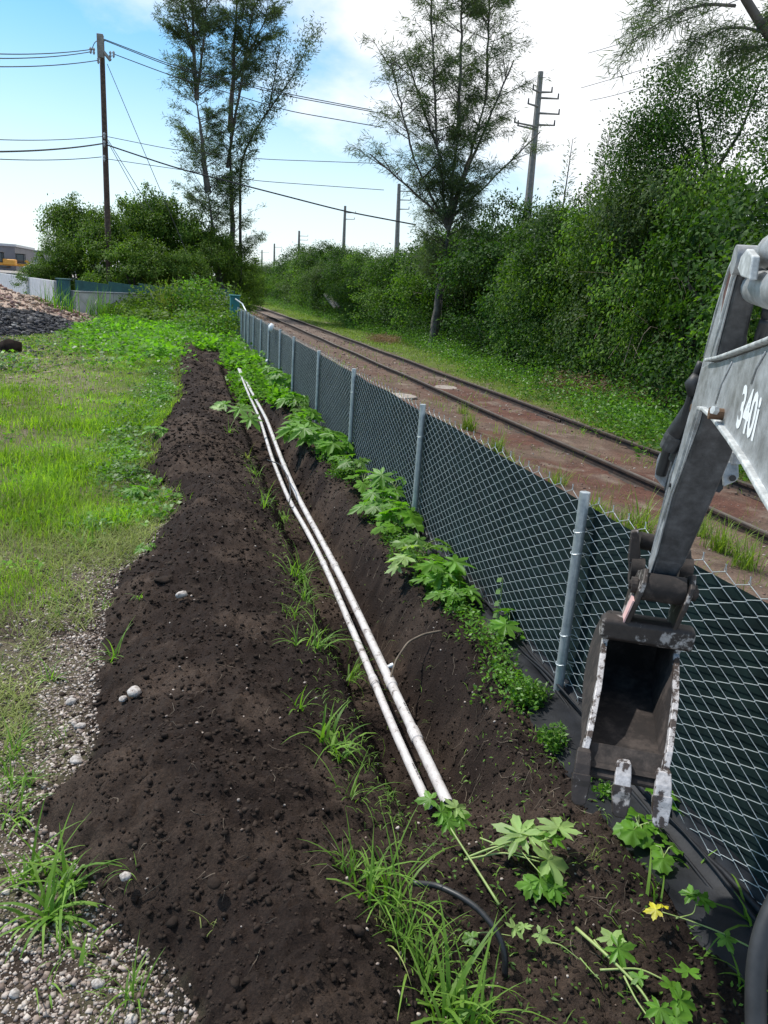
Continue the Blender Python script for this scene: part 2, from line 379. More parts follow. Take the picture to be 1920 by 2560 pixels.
# ------------------------------------------------------------------ terrain
_sy = [1.0, 1.98, 2.5, 3.1, 3.6, 5.1, 6.4, 7.3, 8.3, 9.6, 12.0, 15.7, 22, 29.8, 40]
_sx = [0.05, -.01, -.34, -.62, -.50, -.58, -.46, -.22, -.12, -.45, -.57, -.18, -.22, -.19, -.1]
def soil_left(y): return np.interp(y, _sy, _sx) + 0.16*fbm(y*0 + 3.1, y, 1.7, 4, .6)
def tdepth(y): return sstep(2.45, 3.6, y)*(1 - sstep(20, 26, y))
def terrain(x, y):
    x = np.asarray(x, float); y = np.asarray(y, float)
    z = 0.03*fbm(x, y, .35, 3)*sstep(60, 20, np.abs(x))
    fade = 1 - sstep(26, 33, y)
    xl = soil_left(y); xr = 0.88 - .40*sstep(14, 27, y) + 0.05*fbm(x*0 + 8, y, 1.3, 3)
    t = np.clip((x - xl)/(xr - xl), 0, 1)
    ridge = np.sin(PI*np.power(t, 0.85))**1.15*(0.23 - .06*sstep(9, 16, y) + 0.14*fbm(x*.4, y, .7, 3))
    near = np.where(y < 3.0, 0.75 + 0.25*sstep(1.4, 3.0, y), 1)
    z = z + ridge*fade*near
    # trench
    D = tdepth(y); wob = 0.035*fbm(x*0 + 40, y, 2.2, 3)
    xx = x + wob
    left = sstep(0.86, 1.13, xx); right = 1 - sstep(1.42, 1.74, xx + 0.03*fbm(x, y, 5, 3))
    z = z - 0.46*D*left*right
    # bank between trench and fence
    bank = sstep(1.55, 1.85, xx)*(1 - sstep(2.05, 2.35, x))
    z = z + bank*(0.07 + 0.05*fbm(x, y, 1.9, 3))*sstep(3.0, 4.2, y)
    z = z - 0.05*sstep(0.9, 1.3, x)*(1 - sstep(2.1, 2.4, x))*(1 - sstep(2.6, 3.4, y))
    # loose soil relief
    dug = ((x > xl - .05) & (x < 1.95)) * fade
    dug = sstep(xl - .12, xl + .1, x)*(1 - sstep(1.85, 2.05, x))*fade
    rel = 0.050*fbm(x, y, 2.6, 3) + 0.036*np.abs(fbm(x + 5, y, 8, 3)) + 0.030*fbm(x, y, 20, 3, .75) + .012*np.abs(fbm(x + 3, y, 34, 2))
    z = z + dug*rel + (1 - dug)*0.008*fbm(x, y, 9, 3)
    # slumps on the left flank
    z = z + dug*0.05*np.clip(fbm(x*1.6 + 2, y*0.9, 1.5, 2), 0, 1)
    # fence to track
    z = z + 0.05*sstep(2.0, 2.4, x)*(1 - sstep(3.5, 5.4, x))
    trk = sstep(4.6, 6.0, x)*(1 - sstep(8.3, 9.3, x))
    z = z - 0.135*sstep(4.6, 6.1, x) + trk*0.028*fbm(x, y, 2.2, 3) + trk*.010*fbm(x, y, 9, 3) + 0.12*sstep(9.2, 14, x)*fbm(x, y, .3, 3)
    return z
def tz(x, y): return float(terrain(np.array([x]), np.array([y]))[0])
def blend(a, b, t): return a*(1 - t[..., None]) + b*t[..., None]
def tcolor(x, y):
    C = lambda *c: np.array(c)
    n1 = fbm(x, y, .7, 4); n2 = fbm(x + 30, y, 2.6, 4); n3 = fbm(x, y, 11, 3)
    c = np.zeros(x.shape + (3,)) + C(.135, .11, .085)
    c = blend(c, C(.095, .12, .040), sstep(-.5, .2, n1))                       # turf earth
    grav = sstep(.15, -.35, x - soil_left(y) + 1.15 + .9*n1)*0
    near = (1 - sstep(6, 9.5, y + 1.2*x*0.2 + 1.5*n1))
    c = blend(c, C(.125, .095, .078) , np.clip(near*(.75 + .4*n2), 0, 1)); c = blend(c, C(.045, .033, .026), near*sstep(.05, .45, n2 + .5*n3))
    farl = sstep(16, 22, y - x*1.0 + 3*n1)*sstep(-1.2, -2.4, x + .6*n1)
    c = blend(c, C(.20, .165, .145), farl*.8)
    soil = C(.024, .0165, .0135); soil2 = C(.056, .040, .031)
    xl = soil_left(y); fade = 1 - sstep(28, 33, y + 2*n2)
    dug = sstep(xl - .10, xl + .06, x + .10*n2 + .04*n3)*(1 - sstep(1.95, 2.1, x))*fade
    s = blend(np.zeros_like(c) + soil, soil2, sstep(-.2, .5, n2 + .5*n1)); s = blend(s, C(.075, .056, .044), .45*sstep(.25, .7, n3 + .7*n2))
    c = blend(c, s, dug)
    # beyond the fence
    rgt = sstep(2.15, 2.3, x)
    r = np.zeros_like(c) + C(.125, .088, .068)
    r = blend(r, C(.105, .053, .040), sstep(-.25, .3, n1 + .4*n2)*(1 - sstep(14, 34, y)))
    r = blend(r, C(.19, .155, .125), sstep(.15, .6, n2)*.8)
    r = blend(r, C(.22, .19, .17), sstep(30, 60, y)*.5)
    gr = np.clip(sstep(8.15, 8.8, x + .3*n2)*(1.1 - sstep(.2, .6, n2)) , 0, 1)
    r = blend(r, C(.095, .125, .028), gr); r = blend(r, C(.05, .045, .025), sstep(11, 14, x))
    c = blend(c, r, rgt)
    return np.clip(c, .004, 1)
def grid(name, xs, ys, mat, dz=0.0):
    X, Y = np.meshgrid(xs, ys); Z = terrain(X, Y) + dz; Cc = tcolor(X, Y)
    V = np.stack([X, Y, Z], -1).reshape(-1, 3); nx, ny = len(xs), len(ys)
    i = np.arange(ny - 1)[:, None]*nx + np.arange(nx - 1)[None]
    F = np.stack([i, i + 1, i + nx + 1, i + nx], -1).reshape(-1, 4)
    return tag(mesh_np(name, V, F, mat, smooth=True, attr=Cc.reshape(-1, 3)), kind='structure')
def geo(a, b, r):
    k = int(math.ceil(math.log(b/a)/math.log(r))); return a*np.power(b/a, np.arange(k + 1)/k)
ysA = geo(1.1, 36, 1.0072)
xd = np.arange(-1.3, 2.2001, .0145); xd = np.append(xd, 2.2)
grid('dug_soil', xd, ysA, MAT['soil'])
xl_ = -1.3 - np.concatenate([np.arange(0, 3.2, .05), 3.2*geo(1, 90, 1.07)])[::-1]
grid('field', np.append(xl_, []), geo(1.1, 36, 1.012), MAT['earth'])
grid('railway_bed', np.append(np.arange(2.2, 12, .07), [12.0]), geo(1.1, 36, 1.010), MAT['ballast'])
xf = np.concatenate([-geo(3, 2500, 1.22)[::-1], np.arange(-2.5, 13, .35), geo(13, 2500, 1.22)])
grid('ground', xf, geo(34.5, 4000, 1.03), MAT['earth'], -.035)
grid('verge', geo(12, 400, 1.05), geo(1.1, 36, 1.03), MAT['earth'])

# ------------------------------------------------------------------ scatter helpers
ICO = None
def ico():
    t = (1 + 5**.5)/2
    v = np.array([(-1, t, 0), (1, t, 0), (-1, -t, 0), (1, -t, 0), (0, -1, t), (0, 1, t), (0, -1, -t), (0, 1, -t), (t, 0, -1), (t, 0, 1), (-t, 0, -1), (-t, 0, 1)], float)
    v /= np.linalg.norm(v[0])
    f = np.array([(0, 11, 5), (0, 5, 1), (0, 1, 7), (0, 7, 10), (0, 10, 11), (1, 5, 9), (5, 11, 4), (11, 10, 2), (10, 7, 6), (7, 1, 8), (3, 9, 4), (3, 4, 2), (3, 2, 6), (3, 6, 8), (3, 8, 9), (4, 9, 5), (2, 4, 11), (6, 2, 10), (8, 6, 7), (9, 8, 1)])
    return v, f
def stones(name, P, S, mat, jit=.28, flat=(.6, 1.0), smooth=False, label=None, kind='stuff', spiky=0):
    n = len(P)
    if n > 3500:      # many small pieces: lopsided lumps of 8 corners
        v = np.array([(x, y, z) for x in (-1, 1) for y in (-1, 1) for z in (-1, 1)], float)/1.45
        f = np.array([(0, 1, 3), (0, 3, 2), (4, 6, 7), (4, 7, 5), (0, 4, 5), (0, 5, 1), (2, 3, 7), (2, 7, 6), (0, 2, 6), (0, 6, 4), (1, 5, 7), (1, 7, 3)])
    else: v, f = ico()
    V = np.repeat(v[None], n, 0)*(1 + jit*(RNG.random((n, len(v), 3 if n > 3500 else 1))*2 - 1))
    sc = np.stack([RNG.uniform(.75, 1.35, n), RNG.uniform(.7, 1.1, n), RNG.uniform(*flat, n)], -1)*S[:, None]
    V = V*sc[:, None]
    a = RNG.uniform(0, 2*PI, n); c, s = np.cos(a), np.sin(a)
    t = RNG.normal(0, .35 + spiky, n); ct, st = np.cos(t), np.sin(t)
    x, y, z = V[..., 0], V[..., 1], V[..., 2]
    y2 = y*ct[:, None] - z*st[:, None]; z2 = y*st[:, None] + z*ct[:, None]
    V = np.stack([x*c[:, None] - y2*s[:, None], x*s[:, None] + y2*c[:, None], z2], -1) + P[:, None]
    F = (f[None] + len(v)*np.arange(n)[:, None, None]).reshape(-1, 3)
    return tag(mesh_np(name, V.reshape(-1, 3), F, mat, smooth=smooth), label, None, None, kind)
def blades(P, L, W, lean, seg=3, az=None, curl=1.0):
    """curved tapering blades; returns V, quads"""
    n = len(P); az = RNG.uniform(0, 2*PI, n) if az is None else az
    L = np.broadcast_to(L, n); W = np.broadcast_to(W, n); lean = np.broadcast_to(lean, n)
    d = np.stack([np.cos(az), np.sin(az), np.zeros(n)], -1); sde = np.stack([-np.sin(az), np.cos(az), np.zeros(n)], -1)
    rows = []
    pos = P.copy(); ang = lean.copy()*0.45
    for k in range(seg + 1):
        wk = W*(1 - (k/seg)**1.7)*.5 + W*.02
        rows.append(pos - sde*wk[:, None]); rows.append(pos + sde*wk[:, None])
        st = (L/seg)[:, None]
        pos = pos + st*(d*np.sin(ang)[:, None] + np.array([0, 0, 1.])*np.cos(ang)[:, None]); ang = ang + lean*curl/seg*1.3
    V = np.stack(rows, 1); m = 2*(seg + 1)
    q = np.array([(2*k, 2*k + 1, 2*k + 3, 2*k + 2) for k in range(seg)])
    F = (q[None] + m*np.arange(n)[:, None, None]).reshape(-1, 4)
    return V.reshape(-1, 3), F
def rhombs(P, D, Nn, L, W, fold=0.15):
    """leaf quads: base P, direction D, normal Nn"""
    n = len(P); D = D/(np.linalg.norm(D, axis=1, keepdims=True) + 1e-9)
    S = np.cross(D, Nn); S /= (np.linalg.norm(S, axis=1, keepdims=True) + 1e-9); Nn = np.cross(S, D)
    L = np.broadcast_to(L, n)[:, None]; W = np.broadcast_to(W, n)[:, None]
    V = np.stack([P, P + D*L*.45 + S*W*.5 + Nn*W*fold, P + D*L, P + D*L*.45 - S*W*.5 + Nn*W*fold], 1)
    F = np.arange(4*n).reshape(n, 4); return V.reshape(-1, 3), F
def rnd_dirs(n):
    v = RNG.normal(size=(n, 3)); return v/np.linalg.norm(v, axis=1, keepdims=True)
def merge(parts):
    V = []; F = []; o = 0
    for v, f in parts: V.append(v); F.append(f + o); o += len(v)
    return np.concatenate(V), np.concatenate(F)
def onground(x, y, dz=0.0): return np.stack([x, y, terrain(x, y) + dz], -1)

# clods of soil over the heap and the trench
n = 31000; y = 1.3*np.power(10.5/1.3, RNG.random(n)**.9); x = RNG.uniform(-.95, 1.98, n)
k = (x > soil_left(y) - np.abs(RNG.normal(0, .16, n))); x, y = x[k], y[k]
S = np.clip(RNG.lognormal(-5.2, .60, len(x)), .002, .017)*np.clip(.7 + y*.06, .7, 1.5)
stones('soil_clods', onground(x, y, 0)+np.stack([0*x, 0*x, S*.0], -1), S, MAT['clod'], .42, label='loose dark crumbs of soil lying over the spoil heap and in the trench')
n = 6000; y = 9.5*np.power(3, RNG.random(n)); x = RNG.uniform(-.8, 1.9, n); k = x > soil_left(y) - .1; x, y = x[k], y[k]
stones('far_soil_clods', onground(x, y, 0), np.clip(RNG.lognormal(-4.3, .5, len(x)), .008, .05), MAT['clod'], .25, label='crumbs of dark soil on the far part of the spoil heap')
n = 30; y = 1.4*np.power(6, RNG.random(n)); x = RNG.uniform(-.5, 1.0, n); k = x > soil_left(y); x, y = x[k], y[k]
stones('soil_lumps', onground(x, y, .004), RNG.uniform(.014, .030, len(x)), MAT['clod'], .34, label='larger rounded lumps of dark soil on the spoil heap')
# pebbles on the left margin and strewn thinly on the soil
n = 40000; y = 1.4*np.power(8.5, RNG.random(n)); x = soil_left(y) + .05 - np.abs(RNG.normal(0, .66, n))
dens = np.clip(.85 - sstep(5.4, 9.0, y - .4*(x + 1)) + 1.1*fbm(x, y, 1.5, 3) + .5*(x > soil_left(y) - .5), 0.08, 1); k = (RNG.random(n) < dens) & (x > -3.2); x, y = x[k], y[k]
S = np.clip(RNG.lognormal(-5.35, .50, len(x)), .002, .013)
stones('gravel', onground(x, y, .001), S, MAT['pebble'], .42, label='pale crushed limestone gravel along the left edge of the soil')
n = 420; y = 1.4*np.power(10, RNG.random(n)); x = RNG.uniform(-.3, 1.9, n)
stones('strewn_pebbles', onground(x, y, .004), np.clip(RNG.lognormal(-5.2, .4, n), .003, .010), MAT['pebble'], label='small pale pebbles strewn on the dark soil')
rocks = [((335, 1735), .034, 'pitted white limestone rock where the gravel meets the soil'), ((308, 1750), .020, 'smaller pale rock left of the pitted white rock'),
         ((452, 1492), .030, 'knobbly white rock on the soil edge, farthest of the white rocks'), ((200, 1820), .022, 'rounded pale rock in the middle of the gravel patch'),
         ((315, 1822), .018, 'pinkish pale stone in the gravel right of the rounded rock'), ((185, 1812), .015, 'small pale stone against the rounded rock'),
         ((178, 1758), .022, 'squarish pale stone at the upper left of the gravel patch'), ((192, 1905), .024, 'angular broken stone low in the gravel patch'),
         ((314, 2195), .016, 'white stone chip on the soil edge beside a young grass tuft'), ((35, 2490), .016, 'pale stone beside the bottom left corner of the gravel'),
         ((330, 2555), .016, 'cream stone at the bottom edge of the gravel'), ((245, 2462), .018, 'buff stone above the cream stone near the bottom edge'),
         ((535, 2215), .020, 'dirt covered brown stone half buried in the foreground soil'), ((588, 2460), .016, 'earthy stone low on the soil heap near the bottom edge'),
         ((410, 1455), .055, 'flat slab of dark packed soil on the heap edge')]
for (px, py), s, lab in rocks:
    P = at(px, py, .05); P = at(px, py, tz(P[0], P[1])); v, f = ico()
    dark = 'soil' in lab and 'slab' in lab or 'brown' in lab or 'earthy' in lab
    V = v*(1 + RNG.uniform(-.28, .28, (12, 1)))*np.array([1.15, .95, .72 if s < .05 else .35])*s*1.25
    # one round of subdivision for a rounder rock
    mid = {}; V = list(V); F = []
    for a, b, c in f:
        def mm(i, j):
            kk = (min(i, j), max(i, j))
            if kk not in mid:
                q = (V[i] + V[j])/2; V.append(q*(1.07 + RNG.uniform(-.09, .09))); mid[kk] = len(V) - 1
            return mid[kk]
        ab, bc, ca = mm(a, b), mm(b, c), mm(c, a); F += [(a, ab, ca), (b, bc, ab), (c, ca, bc), (ab, bc, ca)]
    o = mesh_np('rock', np.array(V), np.array(F), MAT['clod'] if dark else MAT['rock'], smooth=False)
    o.location = (P[0], P[1], P[2] + s*.4); o.rotation_euler = (0, 0, random.uniform(0, 6)); tag(o, lab, 'rock')
# debris beyond the fence and beside the rails
n = 17000; y = 2.5*np.power(24, RNG.random(n)); x = RNG.uniform(2.4, 8.6, n); k = (RNG.random(n) < .35 + .5*sstep(.0, .5, fbm(x, y, .9, 3))); x, y = x[k], y[k]
S = np.clip(RNG.lognormal(-4.6, .5, len(x)), .004, .035)*np.clip(y/12, .8, 2.2)
stones('track_gravel', onground(x, y, .002), S, MAT['litter'], .3, flat=(.25, .7), label='reddish gravel and litter on the railway bed')

# ------------------------------------------------------------------ railway
def rail(x0, name_label, joints):
    root = thing('rail', name_label, 'rail', (x0, 2.0, -.1), 'rails of the single railway track')
    prof = [(-.07, 0), (.07, 0), (.07, .012), (.012, .03), (.010, .10), (.034, .108), (.036, .135), (.028, .142), (-.028, .142), (-.036, .135), (-.034, .108), (-.010, .10), (-.012, .03), (-.07, .012)]; prof = [(a*1.1, b_*1.2) for a, b_ in prof]
    ys = np.concatenate([np.arange(-2, 60, 1.2), np.arange(60, 240, 6)])
    mb = MB(); top = MB(); n = len(prof)
    def off(y): return x0 + .012*math.sin(y*.9 + x0) - 0.00035*max(0, y - 45)**2
    def zz(y): return -.165 + .008*math.sin(y*.7 + x0)
    vs = [(off(y) + px, y, zz(y) + pz) for y in ys for px, pz in prof]
    mb.poly(vs, [(i*n + j, i*n + (j + 1) % n, (i + 1)*n + (j + 1) % n, (i + 1)*n + j) for i in range(len(ys) - 1) for j in range(n)])
    b = mb.build('rail_bar', MAT['rail'])
    vs = [(off(y) + px, y, zz(y) + .1712) for y in ys for px in (-.024, .024)]
    top.poly(vs, [(2*i, 2*i + 1, 2*i + 3, 2*i + 2) for i in range(len(ys) - 1)]); t = top.build('running_surface', MAT['railtop'])
    adopt(root, b, t)
    for yj in joints:
        j = MB(); j.box((off(yj) - .028, yj, zz(yj) + .065), (.022, .62, .055), bev=.004)
        for dy in (-.24, -.09, .09, .24): j.tube([(off(yj) - .036, yj + dy, zz(yj) + .065), (off(yj) - .062, yj + dy, zz(yj) + .065)], .014, 6)
        adopt(root, j.build('joint_bar', MAT['rail']))
    return root
rail(6.36, 'rusty rail of the track nearer the chain link fence', [17.0])
rail(7.86, 'rusty rail of the track nearer the green hedge', [15.2])
for px, py, sx_, lab in ((1115, 957, .40, 'flat pale concrete slab lying between the two rails'), (1008, 990, .36, 'flat pale concrete lump beside the track just beyond the fence top'),):
    P = at(px, py, 0); mb = MB(); pts = [(P[0] + sx_*math.cos(a)*random.uniform(.8, 1.1), P[1] + .45*math.sin(a)*random.uniform(.8, 1.1), tz(P[0], P[1]) - .02) for a in np.linspace(0, 2*PI, 11)[:-1]]
    mb.prism(pts, (0, 0, .045)); tag(bevel(mb.build('concrete_slab', MAT['pale_slab']), .02), lab, 'slab')

# ------------------------------------------------------------------ chain link fence
FX = 2.215; FTOP = 1.33
posts = [0.55, 3.70, 6.91, 10.0, 12.95, 16.0, 18.5, 21.0, 23.4, 25.9, 27.9, 29.8, 31.6, 33.6]
fence = thing('chain_link_fence', 'low galvanised chain link fence backed with dark green privacy fabric beside the track', 'fence', (FX, 3.7, .06))
def fx(y): return FX + .01*math.sin(y*1.1)
for i, py_ in enumerate(posts):
    zt = FTOP + (-.02 if i in (4, 8, 9) else .0); lean = random.uniform(-.008, .008)
    mb = MB(); zg = tz(FX - .06, py_)
    x = fx(py_) - .042
    mb.tube([(x, py_, zg - .1), (x + lean, py_, zt - .006)], .030, 16, cap=False)
    mb.tube([(x + lean, py_, zt - .008), (x + lean, py_, zt - .001), (x + lean, py_, zt), ], [.030, .0295, .026], 16)
    o = adopt(fence, mb.build('post', MAT['galv'])); edge_smooth(o, 50)
    if i < 9:
        for zt_ in ([1.10, .97, .46, .27] if i in (1,) else [1.02, .28]):
            t = MB(); pts = [(x + lean*zt_ + .034*math.cos(a), py_ + .034*math.sin(a), zt_ + .006*math.sin(a*1.5)) for a in np.linspace(.2*PI, 1.85*PI, 14)]
            pts = [(FX + .012, py_ + .055, zt_ + .005)] + pts + [(FX + .012, py_ - .03, zt_ - .01)]
            t.tube(pts, .0022, 5); adopt(fence, t.build('wire_tie', MAT['wire']))
# woven wires, one mesh per bay
PIT = .075
def bay(y0, y1, full):
    ks = int(math.floor((y1 - y0)/PIT)); Vs = []; Fs = []; o = 0
    for i in range(ks):
        yc = y0 + (i + .5)*(y1 - y0)/ks; zb = .10 if yc > 3.4 else .02
        gi = int(round(yc/PIT)); z0 = zb + .0; m = int((FTOP - .045 - z0)/(PIT/2))
        z = FTOP - .045 - np.arange(m + 1)*PIT/2; sgn = np.where((np.arange(m + 1) + i) % 2 == 0, 1, -1)
        yy = yc + sgn*(PIT*.5 + .003)/.86; xx = fx(yc) - .004 + sgn*0.0016 + .010*vnoise(np.full(m+1, yc*1.7), z*3)
        # twisted selvage spikes on top, cut ends below
        P = np.stack([xx, yy, z], -1)
        # rounded knuckles: insert points just before and after each crossing
        k2 = [P[0] + np.array([0, -.012*sgn[0], .032])]
        for q in range(m + 1):
            pa = P[q - 1] if q > 0 else P[q] + np.array([0, -.01*sgn[0], .03]); pb = P[q + 1] if q < m else P[q] - np.array([0, .01, .03])
            k2.append(P[q] + (pa - P[q])*.07); k2.append(P[q] + (pb - P[q])*.07)
        k2.append(P[-1] + np.array([0, .006, -.03])); P = np.array(k2)
        T = np.gradient(P, axis=0); T /= np.linalg.norm(T, axis=1, keepdims=True)
        A = np.cross(T, [1., 0, 0]); A /= np.linalg.norm(A, axis=1, keepdims=True); B = np.cross(T, A)
        r = .0020; ns = 4 if full else 3
        ring = [P + r*(math.cos(2*PI*j/ns)*A + math.sin(2*PI*j/ns)*B) for j in range(ns)]
        V = np.stack(ring, 1).reshape(-1, 3); L = len(P)
        idx = np.arange(L - 1)[:, None]*ns + np.arange(ns)[None]; idn = np.arange(L - 1)[:, None]*ns + (np.arange(ns)[None] + 1) % ns
        F = np.stack([idx, idn, idn + ns, idx + ns], -1).reshape(-1, 4)
        Vs.append(V); Fs.append(F + o); o += len(V)
    return adopt(fence, mesh_np('chain_link_mesh', np.concatenate(Vs), np.concatenate(Fs), MAT['wire'], smooth=True))
for a, b in zip(posts[:-1], posts[1:]): bay(a, b, a < 8)
# fabric behind the mesh, its slack foot folded towards the trench
ys = np.arange(.3, 33.7, .06); cols = []
prof = [(0.020, 1.245), (.018, 1.0), (.026, .7), (.030, .4), (.022, .16), (.0, .07), (-.05, .045), (-.10, .03), (-.15, .0)]
V = []
for y in ys:
    wv = .5 + .5*math.sin(y*2.1 + math.sin(y*.7)*2); zg = tz(FX - .12, y); near = float(sstep(4.4, 3.2, np.array(y)))
    for k, (dx, z) in enumerate(prof):
        j = k - 4; dz = -.015*wv if k == 0 else 0
        if k >= 5:
            sp = (1.0 + 1.0*near); zgk = tz(fx(y) + dx*sp, y)
            V.append((fx(y) + dx*sp*(.8 + .35*wv) + .01*math.sin(y*17 + k), y, zgk + .028 + .016*math.sin(y*9 + 2.4*k) - (.03 if k == 8 else 0)))
        else: V.append((fx(y) + dx + .008*math.sin(y*3.3 + k), y, z + dz - .02*near*(k == 4)))
n = len(prof); V = np.array(V); i = np.arange(len(ys) - 1)[:, None]*n + np.arange(4)[None]
F = np.stack([i, i + 1, i + n + 1, i + n], -1).reshape(-1, 4); i2 = np.arange(len(ys) - 1)[:, None]*n + np.arange(4, 8)[None]
F2 = np.stack([i2, i2 + 1, i2 + n + 1, i2 + n], -1).reshape(-1, 4)
adopt(fence, mesh_np('privacy_fabric', V, F, MAT['fabric'], smooth=True)); adopt(fence, mesh_np('fabric_skirt', V, F2, MAT['hem'], smooth=True))
# rolled folds along the skirt
for dx, zz_, r, ya, yb in ((-.03, .075, .017, .3, 9), (-.075, .05, .013, .3, 7), (-.055, .09, .011, .3, 5)):
    yy = np.arange(ya, yb, .12); mb = MB(); mb.tube([(fx(y) + dx + .015*math.sin(y*2.3 + dx*90), y, tz(fx(y) + dx, y) + zz_ - .02 + .012*math.sin(y*5 + dx*70)) for y in yy], [r*(.7 + .3*math.sin(y*7)) for y in yy], 7)
    adopt(fence, mb.build('fabric_fold', MAT['hem'], smooth=True))
# far panel with top rail and the teal end post
mb = MB(); mb.tube([(FX, 29.8, 1.31), (FX, 31.9, 1.52), (FX + .02, 36.8, 1.60)], .03, 8); adopt(fence, mb.build('top_rail', MAT['galv'], smooth=True))
tp = thing('corner_post', 'square teal painted post closing the far end of the chain link fence', 'post', (2.1, 36.9, 0))
mb = MB(); mb.box((2.22, 36.9, .85), (.42, .42, 1.7), bev=.02); a = mb.build('post_shaft', MAT['teal'])
mb = MB(); mb.box((2.22, 36.9, 1.735), (.50, .50, .07), bev=.02); b_ = mb.build('post_cap', MAT['teal']); adopt(tp, a, b_)
# white discs clipped on the far fence
for (px, py), r, lab in (((677, 820), .13, 'white plastic bag caught on the top of the far fence'), ((667, 903), .07, 'small white plastic cup lodged low in the far fence'), ((650, 892), .05, 'tiny white scrap beside the plastic cup low in the far fence')):
    d = raydir(px, py); P = CP + d*((FX - .12)/d[0]); v, f = ico(); V = v*np.array([r*.6, r*1.1, r])*(1 + RNG.uniform(-.25, .25, (12, 1)))
    o = mesh_np('white_litter', V, f, MAT['plast'], smooth=True); o.location = P; tag(o, lab, 'litter')

# ------------------------------------------------------------------ pipes
def smoothline(pts, n=40):
    P = np.array(pts, float); t = np.concatenate([[0], np.cumsum(np.linalg.norm(np.diff(P, axis=0), axis=1))]); q = np.linspace(0, t[-1], n)
    S = np.stack([np.interp(q, t, P[:, i]) for i in range(3)], -1)
    for _ in range(3): S[1:-1] = (S[:-2] + 2*S[1:-1] + S[2:])/4
    return S
def pipe(pix, r, lab, couplers, extras=()):
    P = [at(px, py, z) for px, py, z in pix]; S = smoothline(P, 60)
    root = thing('pvc_pipe', lab, 'pipe', S[0], 'white conduit pipes laid along the trench')
    mb = MB(); mb.tube(S, r, 16, cap=False); mb.tube([S[1], S[0]], [r*.86, r*.86], 16, cap=False); o = mb.build('pipe_run', MAT['pvc'], smooth=True); adopt(root, o)
    for c in couplers:
        i = min(range(len(S)), key=lambda k: abs(project(S[k])[1] - c)); i = min(max(i, 1), len(S) - 2)
        t = S[i + 1] - S[i - 1]; t /= np.linalg.norm(t); mb = MB(); h = r*2.0
        mb.tube([S[i] - t*h, S[i] - t*h*.9, S[i] + t*h*.9, S[i] + t*h], [r*1.03, r*1.17, r*1.17, r*1.03], 16); adopt(root, mb.build('coupling', MAT['pvc'], smooth=False)); 
    return root, S
pl, SL = pipe([(1072, 2015, -.16), (1050, 1975, -.15), (990, 1840, -.15), (912, 1645, -.15), (870, 1550, -.15), (829, 1450, -.15), (778, 1345, -.15), (722, 1250, -.15), (681, 1149, -.14), (650, 1047, -.12), (617, 975, -.06), (596, 922, .0)], .025, 'thinner left one of the two white conduit pipes in the trench', [1250, 1405, 1690])
pr_, SR = pipe([(1120, 2010, -.19), (1100, 1975, -.18), (1035, 1830, -.18), (960, 1672, -.18), (904, 1550, -.18), (841, 1420, -.18), (795, 1335, -.18), (748, 1250, -.18), (704, 1149, -.16), (666, 1047, -.12), (632, 985, -.07), (600, 924, .0)], .031, 'thicker right one of the two white conduit pipes in the trench', [1420, 1685, 1850, 1160])
# a cable tie with its tail on the thicker pipe, a bare elbow stub
P = at(962, 1670, -.18); mb = MB(); mb.tube([P, P + np.array([.05, .0, .015])], .013, 10); mb.tube([P + np.array([.04, 0, .012]), P + np.array([.06, 0, .018])], .018, 10)
adopt(pr_, mb.build('side_stub', MAT['plast']))
for root, S, spots_ in ((pr_, SR, (1370, 1500, 1750)), (pl, SL, (1560, 1900))):
    mb = MB(); rr = .031 if root is pr_ else .025
    for c in spots_:
        i0 = min(range(len(S)), key=lambda k: abs(project(S[k])[1] - c)); a = S[i0]; b = S[max(i0 - 2, 0)]; t = (b - a)/np.linalg.norm(b - a); sd_ = np.cross(t, [0, 0, 1.]); sd_ /= np.linalg.norm(sd_)
        for q in range(11):
            if q in (4, 8): continue
            ang = 1.25; o_ = a + t*(q*.013) + (np.array([0, 0, 1.])*math.sin(ang) - sd_*math.cos(ang))*(rr + .0006); mb.box(o_, (.0075, .008 if q % 2 else .005, .001), R=np.stack([t, sd_, np.cross(t, sd_)], 1))
    adopt(root, tag(mb.build('printed_marks', MAT['cable']), kind='stuff'))
def hose(pix, r, lab, name='hose', cat='hose', mat='hose'):
    S = smoothline([at(px, py, z) for px, py, z in pix], 30); mb = MB(); mb.tube(S, r, 10); o = mb.build(name, MAT[mat], smooth=True)
    o.data.transform(Matrix.Translation(-Vector(S[0]))); o.location = S[0]; return tag(o, lab, cat)
hose([(1032, 2208, .13), (1090, 2212, .13), (1150, 2240, .14), (1200, 2275, .13), (1245, 2330, .10), (1264, 2385, .05), (1262, 2440, -.03)], .012, 'black ribbed tube curving out of the soil in the foreground')
hose([(1104, 1577, .06), (1060, 1585, .04), (1020, 1605, .0), (990, 1650, -.08), (975, 1700, -.16)], .008, 'dark cut root arching out of the trench wall beside the pipes', 'root', 'root', 'root')
hose([(668, 1150, .02), (700, 1160, .03), (722, 1195, .03), (727, 1240, -.02), (722, 1260, -.08)], .007, 'black cable looped over the two pipes in mid distance')
hose([(550, 862, .25), (580, 850, .35), (608, 868, .3), (613, 900, .15), (606, 925, .02)], .012, 'black cable looped at the far end of the pipes')
hose([(735, 1500 - 230, .0), (700, 1262, .05)], .004, 'wire tie between the pipes', 'wire_tie_strand', 'wire')

